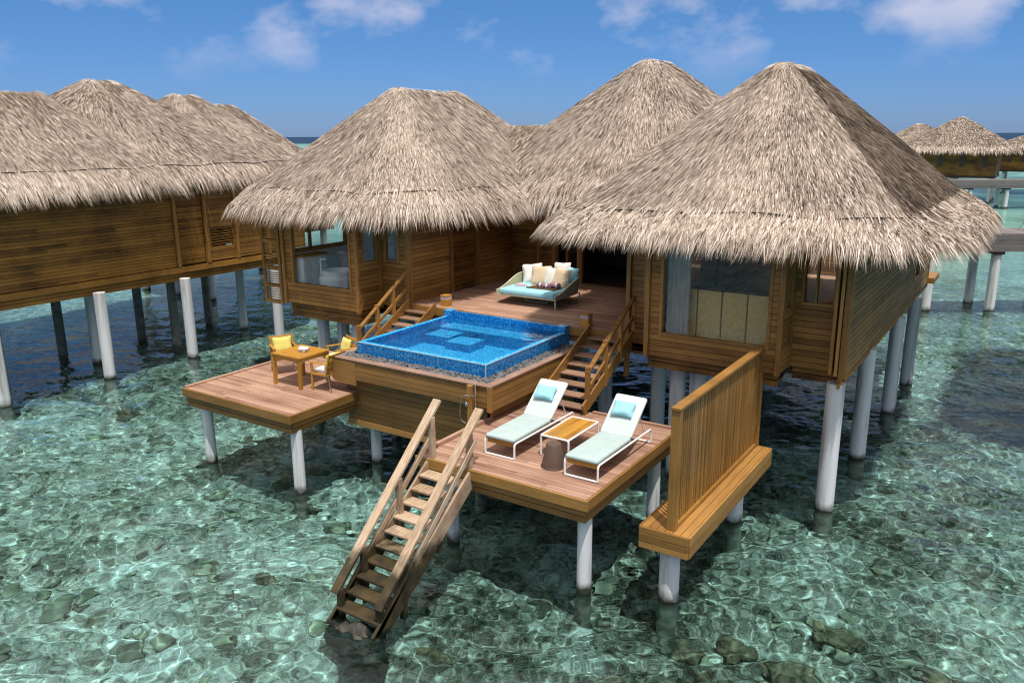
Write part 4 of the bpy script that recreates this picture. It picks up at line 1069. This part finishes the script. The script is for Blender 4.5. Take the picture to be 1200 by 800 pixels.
# ---- low side table between the loungers
t = thing('side_table', 'low white framed side table with a teak top between the two loungers', 'side table', (-6.98, 11.5, 1.652))
x0, x1, y0, y1, zt = -7.0, -6.44, 11.5, 12.62, 2.03
mb = MB()
for y in (y0, y1): mb.tube(rounded_path([(x0, y, 1.66), (x0, y, zt), (x1, y, zt), (x1, y, 1.66)], .05), .02, 8)
for x in (x0 + .005, x1 - .005): mb.tube([(x, y0, zt), (x, y1, zt)], .02, 8)
smooth_build(mb, 'frame', M['frame_white'], t)
mb = MB()
for k in range(8): mb.box(x0 + .025 + k * .064, x0 + .085 + k * .064, y0 + .025, y1 - .025, zt - .01, zt + .012)
mb.build('table_top', M['teak'], t, bevel=.003)
t = thing('stool', 'tapered dark brown woven stool tucked under the side table', 'stool', (-6.52, 11.12, 1.652))
mb = MB(); mb.lathe([(.215, 1.655), (.21, 1.68), (.13, 2.06), (.12, 2.075), (.0, 2.078)], -6.55, 11.18, 28, closed_ends=False); smooth_build(mb, 'body', M['brown_stool'], t)
mb = MB(); mb.lathe([(.222, 1.653), (.225, 1.665), (.215, 1.685)], -6.55, 11.18, 28, closed_ends=False); smooth_build(mb, 'base_ring', M['brown_stool'], t)

# ---- dining table
t = thing('dining_table', 'square teak dining table with arched aprons on the left deck', 'table', (-13.98, 12.24, 1.664))
cx, cy_, hw = -13.98, 12.24, .47; z0 = 1.664
mb = MB()
n = 7
for k in range(n):          # four mitred quarters of planks
    a = k / n; b = (k + 1) / n
    for q in range(4):
        ca, sa = math.cos(q * math.pi / 2), math.sin(q * math.pi / 2)
        P_ = [(-hw * b, -hw * b), (hw * b, -hw * b), (hw * a, -hw * a), (-hw * a, -hw * a)]
        P_ = [(x * .997, y * .997) for x, y in P_]
        if k == 0: P_ = P_[:2] + [(0, 0)]
        mb.prism([(cx + x * ca - y * sa, cy_ + x * sa + y * ca) for x, y in P_], 'z', z0 + .705, z0 + .738, r=.35 + .3 * ((q + k) % 2) + random.uniform(-.1, .1))
mb.build('table_top', M['teak'], t)
for (sx_, sy_) in ((-1, -1), (1, -1), (1, 1), (-1, 1)):
    mb = MB(); x, y = cx + sx_ * (hw - .05), cy_ + sy_ * (hw - .05); mb.box(x - .036, x + .036, y - .036, y + .036, z0 - .002, z0 + .704); mb.build('leg', M['teak_z'], t, bevel=.005)
mb = MB(); pr = [(-hw + .086, .70), (-hw + .086, .46), (-hw + .10, .53), (-hw + .15, .59), (-hw + .24, .622), (hw - .24, .622), (hw - .15, .59), (hw - .10, .53), (hw - .086, .46), (hw - .086, .70)]
for s in (-1, 1):
    mb.prism([(cx + u, z0 + w_) for u, w_ in pr], 'y', cy_ + s * (hw - .05) - .015, cy_ + s * (hw - .05) + .015)
    mb.prism([(cy_ + u, z0 + w_) for u, w_ in pr], 'x', cx + s * (hw - .05) - .015, cx + s * (hw - .05) + .015)
mb.build('apron', M['teak'], t, bevel=.004)
mb = MB(); lump(mb, cx + .05, cy_ + .05, z0 + .785, .12, .10, .055, 4, 16, 10, .45); lump(mb, cx + .10, cy_ + .02, z0 + .79, .07, .07, .05, 8, 12, 8, .5)
o = mb.build('table_centrepiece', M['shell'], smooth=True); tag(o, 'small white shell-like centrepiece on the teak dining table', 'centrepiece')

# ---- armchairs (local: seat faces -y)
def armchair(label, cushion_label, loc, rz):
    t = thing('armchair', label, 'armchair', loc, rz, 'armchairs round the dining table'); ORG[t] = Vector((0, 0, 0))
    for x in (-.27, .27):
        mb = MB(); mb.box(x - .022, x + .022, -.25, -.205, -.002, .63); mb.build('front_leg', M['teak_z'], t, bevel=.004, local=True)
        mb = MB(); mb.tube([(x, .22, .42), (x, .30, .003)], .012, 8); smooth_build(mb, 'rear_leg', M['steel'], t, local=True)
        mb = MB(); mb.box(x - .03, x + .03, -.27, .24, .632, .658); mb.build('armrest', M['teak'], t, bevel=.006, local=True)
        mb = MB(); mb.beam((x, .18, .38), (x, .30, .86), .04, .035, up=(0, 1, 0)); mb.build('back_post', M['teak_z'], t, bevel=.004, local=True)
    mb = MB(); mb.box(-.25, .25, -.245, -.21, .36, .42); mb.box(-.25, .25, .17, .205, .36, .42); mb.box(-.292, -.25, -.205, .2, .365, .415); mb.box(.25, .292, -.205, .2, .365, .415)
    mb.build('seat_frame', M['teak'], t, bevel=.004, local=True)
    mb = MB()
    for k in range(3): zz = .50 + k * .155; mb.beam((-.25, .21 + (zz - .5) * .25, zz), (.25, .21 + (zz - .5) * .25, zz), .02, .075, up=(0, .25, 1))
    mb.build('back_rail', M['teak'], t, bevel=.004, local=True)
    mb = MB(); slab(mb, -.235, .235, -.24, .17, .42, .475, .05); mb.build('seat_cushion', M['cream'], t, bevel=.022, local=True, smooth=True)
    c, s = math.cos(rz), math.sin(rz); px, py, pz = 0, .135, .66
    pillow('cushion', M['yellow'], .46, .36, .13, (loc[0] + px * c - py * s, loc[1] + px * s + py * c, loc[2] + pz), (R(-14), 0, rz), label=cushion_label, cat='cushion', group='lemon cushions on the armchairs', seed=int(abs(rz) * 100))
    return t
armchair('teak armchair with lemon cushion at the seaward corner of the dining deck', 'lemon cushion on the armchair by the outer left edge of the dining deck', (-14.98, 12.62, 1.664), R(62))
armchair('teak armchair with lemon cushion behind the dining table, facing the camera', 'lemon cushion on the armchair behind the dining table', (-13.72, 13.28, 1.664), R(-20))
armchair('teak armchair with lemon cushion partly hidden by the pool casing', 'lemon cushion on the armchair partly hidden by the pool casing', (-13.12, 12.25, 1.664), R(-84))

# ---- outdoor shower
t = thing('outdoor_shower', 'outdoor hand shower on a short timber post against the pool casing', 'shower', (-8.98, 12.1, 1.65))
mb = MB(); mb.box(-9.06, -8.95, 12.05, 12.15, 1.652, 2.46); mb.build('post', M['trim_z'], t, bevel=.006)
mb = MB(); mb.tube(rounded_path([(-8.88, 12.10, 1.655), (-8.88, 12.10, 2.50), (-8.93, 12.10, 2.50)], .02), .013, 8); mb.tube([(-8.945, 12.06, 2.26), (-8.86, 12.06, 2.28)], .017, 8)
smooth_build(mb, 'pipe', M['steel'], t)
mb = MB(); mb.tube(rounded_path([(-8.95, 12.03, 2.27), (-9.12, 12.0, 2.26), (-9.2, 12.0, 1.95), (-9.17, 12.0, 1.72), (-9.06, 12.02, 1.68)], .12, 8), .009, 8); smooth_build(mb, 'hose', M['steel'], t)
mb = MB(); mb.lathe([(.0, 2.05), (.035, 2.055), (.035, 2.10), (.012, 2.13)], -9.04, 12.02, 14); smooth_build(mb, 'spray_head', M['steel'], t)

# ---- terrace lanterns
for (x, y, lab) in ((-8.72, 16.36, 'square wooden lantern on the terrace edge beside the lounger-deck stair'), (-12.95, 16.42, 'square wooden lantern on the terrace edge beside the dining-deck stair')):
    t = thing('deck_lantern', lab, 'lantern', (x, y, ZF + .003), 0, 'wooden lanterns on the terrace edge')
    mb = MB(); mb.box(x - .11, x + .11, y - .11, y + .11, ZF + .003, ZF + .17); mb.build('base', M['teak'], t, bevel=.006)
    mb = MB(); mb.box(x - .105, x + .105, y - .105, y + .105, ZF + .172, ZF + .255); mb.build('shade', M['lantern_glass'], t, bevel=.004)
    mb = MB(); mb.box(x - .112, x + .112, y - .112, y + .112, ZF + .257, ZF + .29); mb.build('cap', M['teak'], t, bevel=.006)

# ---- daybed
dx0, dx1, dy0, dy1 = -11.97, -10.20, 17.42, 19.0; z0 = ZF + .003
t = thing('daybed', 'rounded olive woven daybed with aqua mattress on the terrace', 'daybed', ((dx0 + dx1) / 2, 18.2, z0))
pathU = rounded_path([(dx0, dy0, 0), (dx0 - .0, dy1, 0), (dx1, dy1, 0), (dx1, dy0, 0)], .62, 10)
pu = []                                  # resample
for a, b in zip(pathU[:-1], pathU[1:]):
    k = max(1, int((b - a).length / .05))
    for i in range(k): pu.append(a + (b - a) * i / k)
pu.append(pathU[-1])
def topz(p): f = min(1, max(0, (p.y - dy0) / 1.25)); return z0 + .36 + .30 * (f * f * (3 - 2 * f))
mb = MB(); n = len(pu); ctr = Vector(((dx0 + dx1) / 2, 18.4, 0)); vs = []; g = random.Random(2)
for p in pu:
    o_ = (p - ctr).normalized(); fl = .05
    tz = topz(p); bz_ = z0 + .25
    vs += [(p.x, p.y, bz_), (p.x + o_.x * fl, p.y + o_.y * fl, tz), (p.x + o_.x * (fl - .035), p.y + o_.y * (fl - .035), tz), (p.x - o_.x * .035, p.y - o_.y * .035, bz_)]
fs = []
for i in range(n - 1):
    for k in range(4): fs.append((i * 4 + k, i * 4 + (k + 1) % 4, (i + 1) * 4 + (k + 1) % 4, (i + 1) * 4 + k))
fs += [(0, 1, 2, 3), ((n - 1) * 4 + 3, (n - 1) * 4 + 2, (n - 1) * 4 + 1, (n - 1) * 4)]
mb.add(vs, fs, .5); wb = mb.build('woven_back', M['weave'], t, smooth=False)
mb = MB()
for p in pu[::2]:
    o_ = (p - ctr).normalized(); q = Vector((p.x + o_.x * .002, p.y + o_.y * .002, z0 + .25)); w_ = Vector((p.x + o_.x * .054, p.y + o_.y * .054, topz(p)))
    mb.tube([q, w_], .011, 5)
mb.build('rope_wrap', M['weave'], wb)
mb = MB(); mb.tube([(p.x + (p - ctr).normalized().x * .035, p.y + (p - ctr).normalized().y * .035, topz(p)) for p in pu], .024, 8)
mb.tube([(p.x, p.y, z0 + .25) for p in pu], .02, 8); mb.tube([(dx0, dy0, z0 + .25), (dx1, dy0, z0 + .25)], .02, 8)
smooth_build(mb, 'tube_frame', M['olive'], t)
for (x, y) in ((dx0, dy0), (dx1, dy0), (dx0 + .03, dy1 - .25), (dx1 - .03, dy1 - .25)):
    mb = MB(); mb.tube([(x, y, z0 + .36 if y == dy0 else z0 + .26), (x + (.02 if x > -11 else -.02), y - .02, z0)], .02, 8); smooth_build(mb, 'leg', M['olive'], t)
mb = MB()
for y in (17.95, 18.5): mb.tube(rounded_path([(-11.5, y, z0 + .25), (-11.45, y, z0 + .03), (-10.75, y, z0 + .03), (-10.7, y, z0 + .25)], .1), .014, 8)
smooth_build(mb, 'under_frame', M['olive'], t)
mb = MB(); p = rounded_path([(dx0 + .03, dy0 - .04, 0), (dx1 - .03, dy0 - .04, 0), (dx1 - .05, dy1 - .06, 0), (dx0 + .05, dy1 - .06, 0)], .5, 8, closed=True)
p = rounded_path([(dx0 + .04, dy0 - .03, 0), (dx1 - .04, dy0 - .03, 0)], .1) + [q for q in rounded_path([(dx1 - .04, dy0 - .03, 0), (dx1 - .06, dy1 - .06, 0), (dx0 + .06, dy1 - .06, 0), (dx0 + .04, dy0 - .03, 0)], .58, 8)[1:-1]]
mb.prism([(q.x, q.y) for q in p], 'z', z0 + .255, z0 + .42); mb.build('mattress', M['aqua_light'], t, bevel=.05, smooth=True)
zm = z0 + .42
CUS = [('cream', .56, (-11.62, 18.62, .26), -22, 30, 'white cushion at the left end of the daybed'),
       ('sand', .56, (-11.28, 18.50, .25), -26, 14, 'sand coloured cushion leaning on the white cushion at the left of the daybed'),
       ('cream', .54, (-10.92, 18.52, .23), -20, 4, 'white tasselled cushion in the middle of the daybed'),
       ('cream', .56, (-10.80, 18.80, .33), -14, -6, 'white cushion behind the others, against the back of the daybed'),
       ('aqua_light', .46, (-10.44, 18.72, .28), -16, -22, 'pale aqua cushion peeking out behind the right sand cushion'),
       ('sand', .56, (-10.60, 18.42, .24), -24, -10, 'sand coloured cushion at the right end of the daybed')]
for i, (m_, s_, (x, y, dz), tx, tz, lab) in enumerate(CUS):
    c_ = pillow('cushion', M[m_], s_, s_, .17, (x, y, zm + dz - .02), (R(tx), R((i * 37) % 11 - 5), R(tz)), label=lab, cat='cushion', group='cushions on the daybed', seed=20 + i)
    if i == 2:
        mb = MB()
        for sgn in (-1, 1):
            for k in range(9): mb.tube([(sgn * s_ * .46, 0, -.2 + k * .05), (sgn * (s_ * .46 + .035), -.01, -.215 + k * .05)], .007, 5)
        mb.build('tassels', M['brown_stool'], c_, local=True)
t = thing('serving_tray', 'dark wooden tray on the daybed mattress', 'tray', (-10.86, 17.95, zm))
mb = MB(); mb.box(-11.3, -10.42, 17.78, 18.12, zm + .002, zm + .016); mb.build('board', M['tray'], t, bevel=.003)
mb = MB(); mb.box(-11.3, -10.42, 17.76, 17.778, zm + .002, zm + .045); mb.box(-11.3, -10.42, 18.122, 18.14, zm + .002, zm + .045); mb.build('rim', M['tray'], t, bevel=.003)
for (x, y, rz, lab) in ((-10.82, 17.90, 0, 'large rolled mauve towel at the front of the tray'), (-10.62, 18.04, .1, 'smaller rolled mauve towel behind the large one on the tray')):
    mb = MB(); pts = []
    for k in range(60):
        a = k / 60 * 2 * math.pi * 4; r_ = .012 + .055 * k / 60; pts.append((r_ * math.cos(a), r_ * math.sin(a)))
    mb.tube([(-.19, 0, 0), (-.185, 0, 0), (.185, 0, 0), (.19, 0, 0)], [.055, .072, .072, .055], 18)
    o = mb.build('rolled_towel', M['mauve'], smooth=True, origin=(0, 0, 0)); o.location = (x, y, zm + .088); o.rotation_euler = (0, 0, rz)
    mb = MB()
    for xx in (-.1, .1): mb.tube([(xx - .02, 0, 0), (xx + .02, 0, 0)], .0745, 18)
    mb.build('stripe', M['cream'], o, local=True)
    tag(o, lab, 'towel', 'rolled towels on the tray')
mb = MB(); mb.lathe([(.0, zm + .017), (.05, zm + .018), (.06, zm + .06), (.05, zm + .06), (.04, zm + .03)], -11.17, 17.95, 16)
o = smooth_build(mb, 'snack_bowl', M['sand']); tag(o, 'small sand coloured bowl at the left end of the tray', 'bowl')
mb = MB(); mb.lathe([(.035, zm + .003), (.04, zm + .02), (.04, zm + .12), (.015, zm + .16), (.015, zm + .2)], -11.02, 18.22, 14)
o = smooth_build(mb, 'water_bottle', M['glass']); tag(o, 'clear glass bottle standing on the mattress behind the tray', 'bottle')
mb = MB(); mb.box(-.15, .15, -.11, .11, 0, .012); mb.box(-.145, .145, -.105, .105, .0125, .02)
o = mb.build('magazine', M['pink'], origin=(0, 0, 0), bevel=.003); o.location = (-11.62, 18.0, zm + .004); o.rotation_euler = (0, 0, .3); tag(o, 'pink covered magazine lying on the left of the aqua mattress', 'magazine')

# ================================================================== NEIGHBOURS
nb = thing('overwater_villa', 'aged wooden overwater villa with a long closed side wall, left of the main villa', 'villa', (-27.5, 14, WATER_Z))
NX = -24.35
siding('wall', 'y', NX, 2.0, 16.25, 2.95, 5.6, M['siding_old'], nb, 1, pitch=.10)
siding('wall', 'y', NX - .03, 16.4, 17.42, 2.98, 5.6, M['siding_old'], nb, 1, pitch=.06)
siding('wall', 'y', NX - .02, 17.6, 18.7, 2.98, 5.6, M['siding'], nb, 1, [(17.7, 18.62, 3.5, 4.1)], pitch=.06)
siding('wall', 'y', NX - .02, 18.85, 22.0, 2.98, 5.6, M['siding'], nb, 1, pitch=.06)
siding('wall', 'y', -30.5, 2.0, 22.0, 2.98, 5.6, M['siding_old'], nb, -1, pitch=.25)
mb = MB(); mb.box(NX - 1.6, NX - 1.5, 17.0, 19.4, 2.8, 5.6); mb.build('partition', M['room'], nb)
siding('wall', 'x', 22.0, -30.5, NX, 2.98, 5.6, M['siding_old'], nb, 1, pitch=.10)
siding('wall', 'x', 2.0, -30.5, NX, 2.98, 5.6, M['siding_old'], nb, -1, pitch=.10)
for y in (16.33, 17.51, 18.77, 20.2): post(nb, NX + .01, y, 2.95, 5.6, .12, .12, 'wall_post')
mb = MB(); z = 3.52
while z < 4.1: mb.beam((NX - .04, 17.7, z), (NX - .04, 18.62, z), .012, .07, up=(.8, 0, 1)); z += .09
mb.build('louvre_vent', M['trim_h'], nb)
mb = MB(); mb.box(NX, NX + .05, 2.0, 22.0, 2.74, 2.93); mb.build('sill_beam', M['siding_old'], nb)
skirt('y', NX + .05, 2.0, 22.0, 1, nb, 2.73, n=2)
mb = MB(); mb.box(-30.5, NX - .05, 2.1, 21.9, 2.5, 2.72); mb.build('floor_frame', M['darkwood'], nb)
thatch_roof(nb, -28.0, 9.6, 3.9, 7.4, 2.1, 4.6, 8.68, 6.2, n_straw=130000, n_fringe=36000)
thatch_roof(nb, -29.3, 17.2, 4.7, 5.0, 2.2, .25, 9.25, 6.2, n_straw=80000, n_fringe=15000)
thatch_roof(nb, -29.0, 20.4, 4.0, 4.0, 2.0, .25, 8.85, 6.2, n_straw=70000, n_fringe=14000)
for y in (4, 7, 10.1, 13.25, 16.25, 19.4): stilt(nb, -24.0 if y < 18 else -23.2, y, 2.6)
for x in (-26.0, -28.2):
    for y in (5, 8, 11.0, 14.0, 17.0, 20.0): stilt(nb, x, y, 2.55, .16, 'stilt_dark' if x < -27 or y % 2 else 'stilt')
def simple_villa(label, x, y, roofs, walls, group=None, n=9000, fw=2.0, sv=1):
    v = thing('overwater_villa', label, 'villa', (x, y, WATER_Z), 0, group)
    for (x0, x1, y0, y1) in walls:
        for (ax, c, a0, a1, f) in (('x', y + y0, x + x0, x + x1, -1), ('y', x + x1, y + y0, y + y1, 1), ('y', x + x0, y + y0, y + y1, -1), ('x', y + y1, x + x0, x + x1, 1)):
            siding('wall', ax, c, a0, a1, 2.7, 5.7, M['siding_old'], v, f, pitch=.25)
        for u in np.linspace(x0 + .6, x1 - 1.4, 4):
            mb = MB(); mb.box(x + u, x + u + .55, y + y0 - .03, y + y0 + .02, 3.6, 5.2); mb.build('window', M['room'], v)
        mb = MB(); mb.box(x + x0, x + x1, y + y0, y + y1, 2.45, 2.68); mb.build('floor_frame', M['darkwood'], v)
        for u in np.linspace(x0 + .4, x1 - .4, 3):
            for w_ in np.linspace(y0 + .4, y1 - .4, 3): stilt(v, x + u, y + w_, 2.5, .18)
    for (rx, ry, hx, hy, rl, zr) in roofs: thatch_roof(v, x + rx, y + ry, hx, hy, 1.9, rl, zr, 5.72, n_straw=n, n_fringe=n // 3, sw=fw, seam=False)
    return v
simple_villa('thatched villa seen over the left villa roofs, furthest of the left row', -34.6, 26.6, [(0, 0, 3.5, 4.2, .2, 8.80)], [(-3, 3, -4, 4)], n=16000, fw=1.3)
simple_villa('distant thatched villa beyond the far boardwalk at the right', -9.3, 105.5, [(0, 0, 5.4, 5.2, .4, 8.95), (-4.6, 4.5, 4.6, 5, 1.2, 8.3)], [(-4.2, 4.2, -4, 4)], n=16000, fw=2.6)
simple_villa('small distant thatched villa at the right edge of the picture', -2.2, 124, [(0, 0, 4.4, 5, .6, 7.3)], [(-3.4, 3.4, -4, 4)], n=6000, fw=3)
simple_villa('thatched villa just outside the right of the picture whose shadow lies on the water', 4.0, 27.0, [(0, 0, 3.6, 5, 1.2, 8.6)], [(-2, 2.6, -3.8, 4)], n=8000, fw=2)
def boardwalk(label, p0, p1, z, w, h, rad, step):
    p0 = Vector((*p0, 0)); p1 = Vector((*p1, 0)); d = (p1 - p0).normalized(); s = Vector((-d.y, d.x, 0)); Ln = (p1 - p0).length
    t = thing('boardwalk', label, 'boardwalk', ((p0.x + p1.x) / 2, (p0.y + p1.y) / 2, WATER_Z))
    mb = MB(); k = 0.0
    while k < Ln: mb.beam(p0 + d * (k + .09) - s * w / 2 + Vector((0, 0, z)), p0 + d * (k + .09) + s * w / 2 + Vector((0, 0, z)), .17, .05); k += .18
    mb.build('deck_boards', M['greyplank'], t)
    mb = MB()
    for q in (-1, 1):
        for j in range(3): mb.beam(p0 + s * q * (w / 2 + .03) + Vector((0, 0, z - .12 - j * h / 3)), p1 + s * q * (w / 2 + .03) + Vector((0, 0, z - .12 - j * h / 3)), .05, h / 3 - .015)
    mb.build('side_boards', M['greyplank'], t)
    k = .8
    while k < Ln:
        for q in (-1, 1):
            c = p0 + d * k + s * q * (w / 2 - .25); stilt(t, c.x, c.y, z - h, rad)
        c0 = p0 + d * k - s * w * .5 + Vector((0, 0, z - h)); c1 = p0 + d * k + s * w * .5 + Vector((0, 0, z - h))
        mb = MB(); mb.beam(c0, c1, .4, .25); mb.build('pile_cap', M['darkwood'], t)
        k += step
    return t
boardwalk('grey timber boardwalk on piles right behind the main villa', (-9.5, 35.2), (6.5, 45.2), 3.12, 2.2, .72, .2, 2.7)
boardwalk('far grey timber boardwalk in front of the distant villas', (-14, 90.5), (16, 108.0), 2.6, 2.2, .8, .2, 3.6)

for o in SC.objects:
    if o.type == 'MESH' and (o.name.startswith(('sea_bed', 'coral', 'rock', 'stilt')) or (o.parent and o.parent.name.startswith('sea_stair'))): o.cycles.is_caustics_receiver = True
